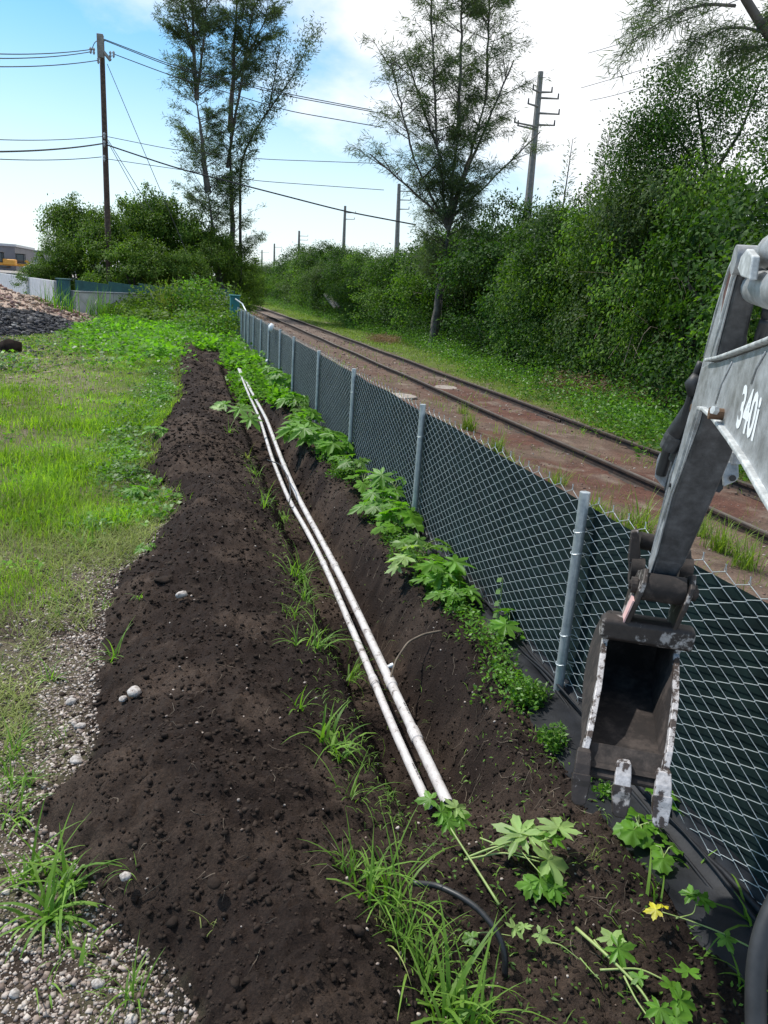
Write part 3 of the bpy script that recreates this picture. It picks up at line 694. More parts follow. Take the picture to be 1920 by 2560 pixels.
# ------------------------------------------------------------------ excavator arm
AZ = math.radians(28); FW = np.array([math.sin(AZ), math.cos(AZ), 0]); LT = np.array([math.cos(AZ), -math.sin(AZ), 0]); UP = np.array([0, 0, 1.])
ex = thing('excavator_arm', 'worn grey mini excavator arm with muddy three toothed bucket hanging over the trench', 'excavator', (1.3, 1.3, 0))
def mid(px, py, dep): return pd(px, py, dep)
A0 = mid(1616, 1580, 2.80)                                  # lip centre of bucket
def toplane(px, py, off=0.0, base=None):
    """point where the view ray meets the arm plane shifted sideways by off"""
    b = (A0 if base is None else base) + LT*off; d = raydir(px, py); return CP + d*(((b - CP) @ LT)/(d @ LT))
LATB = 0.0
def S2(s, z, l=0.0): return A0*np.array([1, 1, 0]) + FW*s + LT*(l + LATB*(A0[2] - z)) + UP*z
zl = A0[2]; B0 = mid(1556, 1925, 2.47)                      # cutting edge centre
sb = (B0 - A0) @ FW; zb = B0[2]; hw = .128; LATB = ((B0 - A0) @ LT)/(A0[2] - zb)
# bucket shell curve from lip round the back to the cutting edge (s away from machine)
hh = zl - zb; cv = [(0.0, zl + .01), (.09, zl + .02), (.18, zl - .03*hh), (.25, zl - .17*hh), (.28, zl - .40*hh), (.25, zl - .63*hh), (.15, zl - .82*hh), (.03, zl - .93*hh), (sb*.5, zb + .03*hh), (sb, zb)]
def spl(c, n=24):
    P = np.array([(a, b, 0) for a, b in c]); S = smoothline(P, n); return [(q[0], q[1]) for q in S]
cvs = spl(cv)
def shell(w_, th, name, mat):
    mb = MB(); n = len(cvs); out_ = []
    C0 = np.array([.04, (zl + zb)/2])
    vs = []
    for s, z in cvs:
        nrm = np.array([s, z]) - C0; nrm /= np.linalg.norm(nrm)
        for l in (-w_, w_): vs.append(S2(s, z, l)); vs.append(S2(s + nrm[0]*th, z + nrm[1]*th, l))
    fs = []
    for i in range(n - 1):
        a = 4*i; b = a + 4
        fs += [(a, a + 2, b + 2, b), (a + 1, b + 1, b + 3, a + 3), (a, b, b + 1, a + 1), (a + 2, a + 3, b + 3, b + 2)]
    fs += [(0, 1, 3, 2), (4*n - 4, 4*n - 2, 4*n - 1, 4*n - 3)]
    mb.poly(vs, fs); return mb.build(name, mat)
bk = shell(hw - .003, .010, 'bucket', MAT['mud']); edge_smooth(bk, 35); adopt(ex, bk)
# side plates and their scoured front edges
frontedge = [(sb*1.0, zb), (sb*.86, zb + (zl - zb)*.22), (sb*.5, zb + (zl - zb)*.55), (.0 - .005, zl - .06), (-.012, zl + .02)]
for sg in (-1, 1):
    mb = MB(); poly = [(s, z) for s, z in cvs] ; poly = poly[::1] + [(s, z) for s, z in frontedge[1:-1]]
    fl = .012*sg
    pts = [S2(s, z, sg*(hw - .006)) for s, z in poly]
    mb.prism(pts, LT*sg*.011); adopt(bk, bevel(mb.build('side_plate', MAT['mud']), .003))
    mb = MB(); e = frontedge
    for k in range(len(e) - 1):
        for a in (e[k], e[k + 1]): pass
    prev = None; vs = []
    for s, z in e:
        l0 = sg*(hw - .010)
        vs += [S2(s - .012, z, l0), S2(s + .028, z, l0), S2(s + .028, z, l0 + sg*.020), S2(s - .012, z, l0 + sg*.020)]
    fs = [(4*i + j, 4*i + (j + 1) % 4, 4*i + 4 + (j + 1) % 4, 4*i + 4 + j) for i in range(len(e) - 1) for j in range(4)] + [(0, 1, 2, 3), (4*len(e) - 4, 4*len(e) - 1, 4*len(e) - 2, 4*len(e) - 3)]
    mb.poly(vs, fs); adopt(bk, bevel(mb.build('side_cutter', MAT['bare']), .003))
# lip torque bar
mb = MB(); mb.box(S2(.0, zl, 0), (2*hw + .075, .075, .085), R=np.stack([LT, FW, UP], 1), bev=.012); adopt(bk, bevel(mb.build('lip_bar', MAT['mudl']), .006))
# cutting edge and teeth
mb = MB(); mb.box(S2(sb + .03, zb + .0, 0), (2*hw + .02, .12, .02), R=np.stack([LT, FW*math.cos(.7) + UP*math.sin(.7)*.9, np.cross(LT, FW*math.cos(.7) + UP*math.sin(.7)*.9)], 1), bev=.004); adopt(bk, mb.build('cutting_edge', MAT['mud']))
td0 = mid(1556, 2046, 2.415) - B0; td0 = td0 - LT*(td0 @ LT); tl = np.linalg.norm(td0); td = td0/tl; tn = np.cross(LT, td)
if tn @ (CP - B0) < 0: tn = -tn
TR = np.stack([LT, td, tn], 1)
for k, (l, dl, ln) in enumerate(((-.126, -.012, 1.0), (.002, .0, 1.0), (.126, .006, 1.0))):
    b0 = B0 + LT*l + td*dl
    def sect(t, w_, th, o=0): c = b0 + td*t + tn*o; return [c - LT*w_ - tn*th, c + LT*w_ - tn*th, c + LT*w_ + tn*th, c - LT*w_ + tn*th]
    for nm, sts, mt in (('tooth_adapter', [(-.035, .018, .006, 0), (-.02, .023, .014, .004), (.02, .025, .020, .004), (.055, .025, .019, .004)], 'bare' if k else 'mudl'),
                        ('tooth', [(.050, .029, .022, .004), (.07, .029, .020, .003), (tl*.6, .028, .014, 0), (tl*ln*.92, .023, .008, -.003), (tl*ln, .013, .005, -.004)], 'mudl' if k < 2 else 'bare')):
        mb = MB(); vs = sum([sect(*q) for q in sts], []); m_ = len(sts)
        mb.poly(vs, [(4*i + j, 4*i + (j + 1) % 4, 4*i + 4 + (j + 1) % 4, 4*i + 4 + j) for i in range(m_ - 1) for j in range(4)] + [(0, 1, 2, 3), tuple(4*m_ - 4 + j for j in (3, 2, 1, 0))])
        adopt(bk, bevel(mb.build(nm, MAT[mt]), .004, 3))
# ears with pin bosses
for sg, lab in ((-1, None), (1, None)):
    l = sg*.082; mb = MB(); e = [(-.03, zl + .03), (.10, zl + .02), (.17, zl + .10), (.13, zl + .19), (.03, zl + .235), (-.03, zl + .20), (-.045, zl + .12)]
    mb.prism([S2(s, z, l - .009) for s, z in e], LT*.018); adopt(ex, bevel(mb.build('bucket_ear', MAT['mudl']), .005))
    mb = MB(); c = S2(.03, zl + .165, l + sg*.009); mb.tube([c, c + LT*sg*.022], .030, 14); mb.tube([c + LT*sg*.022, c + LT*sg*.03], .017, 10); adopt(ex, mb.build('pin_boss', MAT['mud']))
mb = MB(); mb.prism([S2(-.045, zl + .13, -.083 - .0095), S2(-.03, zl + .03, -.083 - .0095), S2(.03, zl + .025, -.083 - .0095), S2(.02, zl + .13, -.083 - .0095)], -LT*.006); adopt(ex, mb.build('pink_paint_patch', MAT['pink']))
# cross tubes between the ears and top plate of the bucket hinge
for s, z, r, nm in ((.03, zl + .165, .052, 'bucket_pin'), (.13, zl + .12, .035, 'link_pin')):
    mb = MB(); mb.tube([S2(s, z, -.073), S2(s, z, .073)], r, 18); adopt(ex, edge_smooth(mb.build(nm, MAT['mud'])))
# stick: lofted box, shade of the inner face towards the machine put into its colour
stn = [(1652, 1495, 2.84, .042, .045), (1660, 1440, 2.80, .044, .055), (1676, 1405, 2.77, .050, .060), (1731, 1250, 2.60, .064, .078), (1772, 1150, 2.50, .064, .085), (1802, 1070, 2.42, .062, .095), (1822, 960, 2.32, .050, .105), (1838, 840, 2.23, .034, .095), (1868, 710, 2.13, .030, .065), (1880, 668, 2.10, .030, .045)]
C = [mid(a, b, c) for a, b, c, _, _ in stn]; C = [c + LT*(((A0 - c) @ LT)) for c in C] if False else C
vs = []; base_ = None
for i, (a, b, c, hw_, hd) in enumerate(stn):
    t = C[min(i + 1, len(C) - 1)] - C[max(i - 1, 0)]; t /= np.linalg.norm(t); nn = np.cross(LT, t); nn /= np.linalg.norm(nn)
    if nn @ FW < 0: nn = -nn
    f0 = C[i]; f1 = C[i] + nn*2*hd
    vs += [f0 - LT*hw_, f0 + LT*hw_, f1 + LT*hw_, f1 - LT*hw_]
m_ = len(stn)
mb = MB(); mb.poly(vs, [(4*i + j, 4*i + (j + 1) % 4, 4*i + 4 + (j + 1) % 4, 4*i + 4 + j) for i in range(m_ - 1) for j in range(4)] + [(0, 1, 2, 3), tuple(4*m_ - 4 + j for j in (3, 2, 1, 0))])
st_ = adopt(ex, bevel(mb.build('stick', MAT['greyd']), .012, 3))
# left face: lit tone laid on as a lighter grey plate, weld ridges, rusty channel
def strip(pts, mat, name, off, th=.003, parent=ex):
    mb = MB(); mb.prism([p - LT*0 for p in pts], -LT*th); return adopt(parent, bevel(mb.build(name, MAT[mat]), .0015))
def face(i, u):   # point on the left face of the stick at station i, u 0 = inner edge, 1 = outer
    a, b = np.array(vs[4*i]), np.array(vs[4*i + 3]); return a*(1 - u) + b*u
strip([face(0, .06) - LT*.001] + [face(i, .06) - LT*.001 for i in range(1, 10)] + [face(i, .94) - LT*.001 for i in range(9, -1, -1)], 'grey', 'stick_lit_side', 0, .004)
strip([face(i, .36) - LT*.0055 for i in (6, 7, 8)] + [face(i, .70) - LT*.0055 for i in (8, 7, 6)], 'rust', 'stick_side_recess', 0, .002)
for u in (.22, .80):
    mb = MB(); mb.tube([face(i, u) - LT*.007 for i in range(6, 10)], .006, 6); adopt(ex, mb.build('weld_bead', MAT['greyl'], smooth=True))
for i, u in ((3.9, .55),):
    c = face(5, .55) - LT*.004; mb = MB(); mb.tube([c, c - LT*.02], .014, 12); adopt(ex, mb.build('grease_pin', MAT['brown']))
c = face(3, .5) - LT*.004; mb = MB(); mb.tube([c, c - LT*.004], .008, 10); adopt(ex, mb.build('bolt_hole_shade', MAT['black']))  # solid black disc paints the shaded inside of a hole
# stick tail: hinge knuckle and stick cylinder coming back toward the machine
T = mid(1888, 652, 2.10)
mb = MB(); mb.tube([T - LT*.055, T + LT*.12], .040, 18); adopt(ex, edge_smooth(mb.build('tail_knuckle', MAT['grey'])))
mb = MB(); q = T + LT*.02
mb.tube([q + np.array([.0, .0, .0]) , q - FW*.12 + UP*.015, q - FW*.13 + UP*.016, q - FW*.9 + UP*.02], [.030, .032, .048, .048], 18); adopt(ex, edge_smooth(mb.build('stick_cylinder', MAT['grey'])))
mb = MB(); q2 = q - UP*.07; mb.tube([q2, q2 - FW*.25 - UP*.01, q2 - FW*.9], [.045, .052, .052], 18); adopt(ex, edge_smooth(mb.build('cylinder_barrel', MAT['grey'])))
mb = MB(); mb.prism([toplane(px, py, -.06, T) for px, py in ((1852, 640), (1866, 622), (1880, 640), (1872, 700), (1850, 690), (1843, 672))], LT*.02); adopt(ex, bevel(mb.build('tail_bracket', MAT['greyl']), .004))
# hydraulic hoses inside the boom head
for k, (a, b, c) in enumerate((((1912, 800), (1895, 850), (1893, 905)), ((1918, 770), (1908, 840), (1910, 905)), ((1905, 860), (1880, 885), (1876, 912)), ((1935, 720), (1922, 800), (1930, 900)))):
    P = [pd(*a, 2.16), pd(*b, 2.2), pd(*c, 2.24)]; S = smoothline(P, 12); mb = MB(); mb.tube(S, .014, 10); adopt(ex, mb.build('hydraulic_hose', MAT['black'], smooth=True))
for a, b in ((pd(1888, 905, 2.23), pd(1892, 872, 2.21)), (pd(1870, 912, 2.25), pd(1873, 888, 2.23))):
    mb = MB(); mb.tube([a, a*.35 + b*.65, a*.3 + b*.7, b], [.019, .019, .014, .014], 6); adopt(ex, mb.build('hose_fitting', MAT['chrome']))
for k, pts in enumerate(((( 1752, 905, 2.50), (1738, 935, 2.52), (1728, 985, 2.55), (1706, 1050, 2.60), (1694, 1110, 2.66)), ((1760, 935, 2.5), (1748, 975, 2.52), (1738, 1030, 2.56), (1712, 1092, 2.62), (1700, 1140, 2.68)))):
    mb = MB(); mb.tube(smoothline([pd(*p) for p in pts], 16), .011, 8); adopt(ex, mb.build('hydraulic_hose', MAT['black'], smooth=True))
# boom: side plate with curved outline, rim flange, far plate and web
BO = -.085; base_b = mid(1800, 1030, 2.42)
def bp(px, py, o=0): return toplane(px, py, BO + o, base_b)
out2 = [(1754, 918), (1772, 908), (1800, 903), (1840, 890), (1920, 862), (2150, 770), (2600, 560), (3600, 900), (3600, 2300), (2700, 2000), (2250, 1640), (2060, 1450), (1975, 1330), (1918, 1242), (1870, 1158), (1830, 1098), (1790, 1045), (1762, 1022), (1748, 1030), (1742, 1008), (1748, 960)]
lim = [p for p in out2]
P = [bp(*p) for p in lim]; P = [p if (p - CP) @ FW > -.2 else p for p in P]
boomout = [(1754, 918), (1772, 908), (1800, 903), (1840, 890), (1920, 862), (2020, 822), (2200, 740), (2330, 1000), (2300, 1560), (2060, 1450), (1975, 1330), (1918, 1242), (1870, 1158), (1830, 1098), (1790, 1045), (1762, 1022), (1748, 1030), (1742, 1008), (1748, 960)]
mb = MB(); mb.prism([bp(*p) for p in boomout], LT*.012); boom = adopt(ex, bevel(mb.build('boom', MAT['grey']), .004))
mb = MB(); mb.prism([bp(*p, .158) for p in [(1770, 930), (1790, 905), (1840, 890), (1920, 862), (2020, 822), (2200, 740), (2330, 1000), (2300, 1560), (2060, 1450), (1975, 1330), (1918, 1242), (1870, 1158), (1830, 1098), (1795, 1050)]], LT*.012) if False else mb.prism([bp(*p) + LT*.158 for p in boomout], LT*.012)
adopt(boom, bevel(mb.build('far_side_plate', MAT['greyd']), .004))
def flange(line, mat, name, wd, th, out_=0):
    L = [bp(*p) for p in line]; vs = []
    for i, p in enumerate(L):
        t = L[min(i + 1, len(L) - 1)] - L[max(i - 1, 0)]; t /= np.linalg.norm(t); nrm = np.cross(t, LT); nrm *= out_
        for a, b in ((-.014, 0), (wd, 0), (wd, th), (-.014, th)): vs.append(p + LT*a + nrm*b)
    n = len(L); mb = MB(); mb.poly(vs, [(4*i + j, 4*i + (j + 1) % 4, 4*i + 4 + (j + 1) % 4, 4*i + 4 + j) for i in range(n - 1) for j in range(4)] + [(0, 1, 2, 3), tuple(4*n - 4 + j for j in (3, 2, 1, 0))])
    return adopt(boom, bevel(mb.build(name, MAT[mat]), .004, 3))
flange([(1772, 905), (1800, 900), (1840, 887), (1920, 859), (2020, 819), (2200, 737)], 'greyl', 'top_flange', .155, .010, 1)
fl = flange([(1752, 1026), (1764, 1028), (1790, 1052), (1830, 1105), (1870, 1166), (1918, 1250), (1975, 1340), (2060, 1462), (2300, 1575)], 'greyl', 'bottom_flange', .03, .012, 1)
# welded doubler seam lines, pin with bolt
for a, b in (((1832, 905), (1790, 1010)), ((1916, 880), (1880, 960))):
    mb = MB(); mb.tube([bp(*a) - LT*.001, bp((a[0] + b[0])/2 - 5, (a[1] + b[1])/2) - LT*.001, bp(*b) - LT*.001], .0028, 5); adopt(boom, mb.build('weld_seam', MAT['grey'], smooth=True))
c = bp(1808, 1036); mb = MB(); mb.tube([c, c - LT*.035], .015, 12); adopt(boom, mb.build('boom_pin', MAT['brown']))
mb = MB(); mb.tube([c - LT*.02 + UP*.01 - FW*.02, c - LT*.032 + UP*.012 - FW*.025], .011, 6); adopt(boom, mb.build('pin_bolt', MAT['greyl']))
# painted number
cu = bpy.data.curves.new('num', 'FONT'); cu.body = '340i'; cu.size = 1.0; cu.resolution_u = 3; cu.offset = .03
to = bpy.data.objects.new('num', cu); COL.objects.link(to); bpy.context.view_layer.update()
me = bpy.data.meshes.new_from_object(to.evaluated_get(bpy.context.evaluated_depsgraph_get())); bpy.data.objects.remove(to)
co = np.array([v.co[:] for v in me.vertices]); wmax = co[:, 0].max()
o0 = bp(1840, 1062); o1 = bp(1884, 1100); o2 = bp(1862, 958)
for v in me.vertices:
    x_, y_ = v.co.x/wmax, v.co.y/.73
    v.co = Vector(o0 + (o1 - o0)*x_ + (o2 - o0)*y_ - LT*.0012)
me.materials.append(MAT['white']); to = bpy.data.objects.new('model_number', me); COL.objects.link(to); adopt(boom, to)
# bucket cylinder on the far side, guard sleeve and links beside the stick
def rod(a, b, r, mat, name, n=14):
    mb = MB(); mb.tube([a, b], r, n); return adopt(ex, edge_smooth(mb.build(name, MAT[mat])))
rod(pd(1775, 965, 2.52), pd(1682, 1100, 2.68), .036, 'hose', 'bucket_cylinder')
mb = MB(); mb.tube([pd(1693, 1085, 2.66), pd(1672, 1120, 2.70)], [.038, .034], 14); adopt(ex, mb.build('cylinder_gland', MAT['greyd'], smooth=False))
mb = MB(); mb.tube([pd(1745, 940, 2.5), pd(1733, 960, 2.52), pd(1735, 990, 2.52)], [.02, .028, .02], 8); adopt(ex, mb.build('hose_end', MAT['black'], smooth=True))
rod(pd(1672, 1120, 2.74), pd(1652, 1185, 2.80), .020, 'black', 'cylinder_rod')
rod(pd(1712, 1085, 2.66), pd(1690, 1150, 2.72), .026, 'greyd', 'guard_tube'); rod(pd(1690, 1150, 2.72), pd(1668, 1225, 2.80), .012, 'greyd', 'guide_rod')
mb = MB(); mb.prism([pd(px, py, 2.80) for px, py in ((1648, 1130), (1672, 1150), (1682, 1165), (1680, 1205), (1664, 1222), (1652, 1214), (1634, 1192), (1640, 1150))], LT*.02); adopt(ex, bevel(mb.build('side_link', MAT['grey']), .005))
mb = MB(); mb.prism([pd(px, py, 2.78) for px, py in ((1818, 1155), (1846, 1150), (1848, 1195), (1838, 1205), (1808, 1218), (1806, 1185))], FW*.02); lk = adopt(ex, bevel(mb.build('link_plate', MAT['grey']), .005))
mb = MB(); c = pd(1831, 1195, 2.775); mb.tube([c, c - FW*.006], .012, 12); adopt(lk, mb.build('link_pin_hole_shade', MAT['black']))  # black disc on the plate stands for the dark inside a pin hole
mb = MB(); mb.tube([pd(1840, 1130, 2.78), pd(1838, 1158, 2.79)], [.022, .024], 12); adopt(ex, mb.build('rod_eye', MAT['grey']))
mb = MB(); mb.prism([pd(px, py, 2.82) for px, py in ((1795, 1180), (1808, 1185), (1808, 1222), (1798, 1232), (1786, 1228))], FW*.05); adopt(ex, mb.build('dark_bracket', MAT['black']))
# bucket links either side of the stick foot
for px0, sg in ((1592, -1), (1712, 1)):
    q = [(px0 - 14, 1330), (px0 + 6, 1326), (px0 + 10, 1390), (px0 + 12, 1440), (px0 - 16, 1445), (px0 - 22, 1400)] if sg < 0 else [(px0 - 5, 1400), (px0 + 16, 1372), (px0 + 20, 1425), (px0 + 12, 1462), (px0 - 6, 1462), (px0 - 10, 1430)]
    mb = MB(); mb.prism([pd(a, b, 2.93) for a, b in q], FW*.035 + LT*.0); adopt(ex, bevel(mb.build('bucket_link', MAT['mudl']), .006))
    mb = MB(); c = pd(px0 - 4, 1425, 2.95); mb.tube([c - LT*.02, c + LT*.03], .05, 16); adopt(ex, edge_smooth(mb.build('link_boss', MAT['mud'])))
mb = MB(); mb.tube([pd(1598, 1350, 2.98), pd(1715, 1375, 2.98)], .034, 14); adopt(ex, edge_smooth(mb.build('link_cross_tube', MAT['mud'])))
# hose in the bottom right corner
S = smoothline([pd(1955, 2225, 1.62), pd(1905, 2330, 1.6), pd(1888, 2430, 1.58), pd(1890, 2600, 1.55)], 14); mb = MB(); mb.tube(S, .021, 14); o = mb.build('rubber_hose', MAT['black'], smooth=True); tag(o, 'thick black rubber hose crossing the bottom right corner', 'hose')

# ------------------------------------------------------------------ walls, heaps, yard behind
def wall_seg(name, a, b, h0, h1, th, mat, parent=None):
    a = np.array(a, float); b = np.array(b, float); d = (b - a)/np.linalg.norm(b - a); nn = np.array([-d[1], d[0]])
    mb = MB(); p = [(*(a - nn*th/2), -.3), (*(b - nn*th/2), -.3), (*(b - nn*th/2), h1), (*(a - nn*th/2), h0)]
    mb.prism(p, (*(nn*th), 0)); return mb.build(name, MAT[mat], parent)
wl = thing('concrete_wall', 'long pale concrete wall receding to the left behind the woodchip heap', 'wall', (-6.6, 45.5, 0))
L0, L1 = np.array([-6.7, 45.6]), np.array([-31, 128.])
for k in range(8):
    a = L0 + (L1 - L0)*k/8; b = L0 + (L1 - L0)*((k + 1)/8 - .002); adopt(wl, bevel(wall_seg('wall_panel', a, b, 1.78, 1.78, .22, 'conc'), .02))
w2 = thing('block_wall', 'stained low concrete wall with a teal band behind the weeds', 'wall', (-5.8, 45, 0))
R0, R1 = np.array([-5.85, 45.2]), np.array([3.3, 57.])
for k in range(5):
    a = R0 + (R1 - R0)*k/5; b = R0 + (R1 - R0)*((k + 1)/5 - .002); adopt(w2, bevel(wall_seg('wall_panel', a, b, 1.27, 1.27, .2, 'concd'), .02))
    adopt(w2, bevel(wall_seg('coping', a, b, 0, 0, .3, 'conc'), .02)); bpy.data.objects[-1] if False else None
for o in [o for o in w2.children if o.name.startswith('coping')]:
    for v in o.data.vertices: v.co.z = 1.275 if v.co.z < -.1 else 1.34
for k in range(6):
    a = R0 + np.array([.15, .35]) + (R1 - R0)*k/6; b = R0 + np.array([.15, .35]) + (R1 - R0)*((k + 1)/6 - .004)
    o = wall_seg('metal_panel', a, b, 1.9, 1.75, .05, 'teald')
    for v in o.data.vertices:
        if v.co.z < 0: v.co.z = 1.3
    adopt(w2, bevel(o, .01))
gp = thing('gate_post', 'teal painted square post where the two concrete walls meet', 'post', (-6.2, 45.1, 0))
mb = MB(); mb.box((-6.25, 45.1, .9), (.62, .5, 1.95), bev=.02); a = mb.build('post_shaft', MAT['teald']); mb = MB(); mb.box((-6.25, 45.1, 1.905), (.72, .6, .07), bev=.02); adopt(gp, a, mb.build('post_cap', MAT['teald']))
def heap(cx, cy, rx, ry, h, n, smin, smax, mat, name, lab, cat, base_mat, spiky=.5, rot=0.0):
    root = thing(name, lab, cat, (cx, cy, 0))
    r = np.sqrt(RNG.random(n)); a = RNG.uniform(0, 2*PI, n); ux, uy = r*np.cos(a), r*np.sin(a)
    hz_ = h*(1 - r**1.6)*(1 + .25*fbm(ux*3 + cx, uy*3, 1.2, 3)) + .10*h*fbm(ux*9, uy*9, 1.5, 3)
    x = cx + ux*rx*math.cos(rot) - uy*ry*math.sin(rot); y = cy + ux*rx*math.sin(rot) + uy*ry*math.cos(rot)
    P = np.stack([x, y, terrain(x, y) + hz_], -1); S = RNG.uniform(smin, smax, n)*RNG.choice([.6, 1, 1.3], n)
    o = stones('loose_pieces', P, S, MAT[mat], .35, flat=(.35, .8), label=None, spiky=spiky); adopt(root, o)
    # solid core
    rr = np.linspace(0, 1, 16); aa = np.linspace(0, 2*PI, 41)[:-1]; V = []
    for q in rr:
        for t in aa:
            u, v_ = q*math.cos(t), q*math.sin(t)
            zz = h*(1 - q**1.6)*(1 + .25*float(fbm(np.array(u*3 + cx), np.array(v_*3), 1.2, 3))) - .06
            xx, yy = cx + u*rx*math.cos(rot) - v_*ry*math.sin(rot), cy + u*rx*math.sin(rot) + v_*ry*math.cos(rot); V.append((xx, yy, tz(xx, yy) + zz))
    F = [(i*40 + j, i*40 + (j + 1) % 40, (i + 1)*40 + (j + 1) % 40, (i + 1)*40 + j) for i in range(15) for j in range(40)]
    adopt(root, mesh_np('heap_core', np.array(V), np.array(F), MAT[base_mat], smooth=True)); return root
heap(-12.4, 41.5, 8.2, 9.0, 1.75, 7000, .035, .11, 'chip', 'woodchip_heap', 'tan woodchip heap sloping down from the left edge against the wall', 'heap', 'chip')
heap(-8.4, 34.0, 4.2, 6.4, .82, 9000, .03, .10, 'rubble', 'asphalt_heap', 'low heap of broken black asphalt rubble at the left of the grass', 'heap', 'rubble', rot=-.25)
n = 2200; u = RNG.random(n); y = RNG.uniform(19, 34, n); x = -5.3 + RNG.normal(0, 1.3, n) - (y - 20)*.06
stones('scattered_rubble', onground(x, y, .01), RNG.uniform(.015, .07, n), MAT['rubble'], .3, label='small rubble pieces scattered on the bare ground below the black heap')
n = 2600; y = RNG.uniform(14, 34, n); x = -4.9 + RNG.normal(0, 1.6, n) - (y - 20)*.05
stones('scattered_chips', onground(x, y, .01), RNG.uniform(.012, .045, n), MAT['chip'], .3, label='brown and white chips scattered over the bare ground left of the grass')
P = at(22, 880, 0); v, f = ico(); o = mesh_np('rubble_block', v*(1 + RNG.uniform(-.3, .3, (12, 1)))*np.array([.36, .30, .26]), f, MAT['clod']); o.location = (P[0], P[1], .12); tag(o, 'dark lump of rubble at the left edge in front of the black heap', 'rubble')

# yard far behind the wall
def fbox(mb, c, sz, bev=0): mb.box(c, sz, bev=bev)
yx = lambda px, y: xat(px, y, 2.5)
Y0 = 170.
b = thing('warehouse', 'dark grey box shaped warehouse at the left edge of the skyline', 'building', (yx(-60, Y0), Y0, 0))
xl0, xr0 = yx(-180, Y0), yx(40, Y0); zt = ztop(xr0, Y0, 617)
mb = MB(); mb.box(((xl0 + xr0)/2, Y0 + 10, zt/2), (xr0 - xl0, 20, zt)); adopt(b, mb.build('wall', MAT['bldg']))
mb = MB(); mb.box(((xl0 + xr0)/2, Y0 + 10, zt + .25), (xr0 - xl0 + .5, 20.5, .45)); adopt(b, mb.build('roof', MAT['roof']))
for q in (-150, -90, -30, 8):
    mb = MB(); xq = yx(q, Y0); mb.box((xq, Y0 - .08, zt*.50), (2.6, .12, zt*.28)); adopt(b, mb.build('window', MAT['glass']))
b = thing('storage_building', 'low tan building beside the grey warehouse', 'building', (yx(80, Y0 + 30), Y0 + 30, 0))
x0_, x1_ = yx(40, Y0 + 30), yx(260, Y0 + 30); zt = ztop(x0_, Y0 + 30, 626)
mb = MB(); mb.box(((x0_ + x1_)/2, Y0 + 40, zt/2), (x1_ - x0_, 20, zt)); adopt(b, mb.build('wall', MAT['bldg2']))
mb = MB(); mb.box(((x0_ + x1_)/2, Y0 + 40, zt + .2), (x1_ - x0_ + .4, 20.4, .35)); adopt(b, mb.build('roof', MAT['bldg']))
for q in (60, 95, 130):
    mb = MB(); mb.box((yx(q, Y0 + 30), Y0 + 29.9, zt*.4), (2.4, .12, zt*.34)); adopt(b, mb.build('door', MAT['bldg']))
def wheels(root, cx, cy, xs, r, w_):
    for dx in xs:
        mb = MB(); mb.tube([(cx + dx, cy - w_/2, r), (cx + dx, cy + w_/2, r)], r, 16); t = mb.build('wheel', MAT['black']); adopt(root, t)
        mb = MB(); mb.tube([(cx + dx, cy - w_/2 - .04, r), (cx + dx, cy - w_/2 + .04, r)], r*.5, 12); adopt(t, mb.build('rim', MAT['roof']))
def loader(px, y, zg, lab, flip=1):
    cx = yx(px, y); root = thing('wheel_loader', lab, 'loader', (cx, y, zg), None)
    mb = MB(); mb.box((cx - 1.3*flip, y, zg + 1.5), (2.2, 1.6, 1.1), bev=.15); adopt(root, mb.build('engine_hood', MAT['orange']))
    mb = MB(); mb.box((cx + .5*flip, y, zg + 2.3), (1.4, 1.5, 1.7), bev=.1); adopt(root, mb.build('cab_window', MAT['glass']))
    mb = MB(); mb.box((cx + .5*flip, y, zg + 3.2), (1.7, 1.7, .15), bev=.05)
    for a in (-.7, .7):
        for c_ in (-.75, .75): mb.box((cx + .5*flip + a, y + c_, zg + 2.3), (.1, .1, 1.8))
    adopt(root, mb.build('cab_frame', MAT['cable']))
    mb = MB(); mb.box((cx + .3*flip, y, zg + 1.15), (4.0, 1.3, .5), bev=.08); adopt(root, mb.build('chassis', MAT['orange']))
    for dy in (-.6, .5):
        mb = MB(); mb.prism([(cx + flip*a, y + dy, zg + b_) for a, b_ in ((1.2, 1.9), (1.5, 2.1), (2.9, 1.0), (2.8, .7))], (0, .2, 0)); adopt(root, mb.build('lift_arm', MAT['orange']))
    mb = MB(); mb.prism([(cx + flip*a, y - 1.1, zg + b_) for a, b_ in ((2.7, 1.2), (2.8, .3), (3.8, .25), (3.7, .4), (3.0, .6), (2.9, 1.2))], (0, 2.2, 0)); adopt(root, mb.build('bucket', MAT['orange']))
    wheels(root, cx, y, (-1.3, 1.4), .75, 2.1)
ZY = 1.7
for px, y, z, lab, fl in ((6, 160, ZY, 'orange loader at the left edge behind the long wall', -1), (46, 166, ZY, 'orange loader parked in front of the white truck behind the wall', 1)): loader(px, y, z, lab, fl)
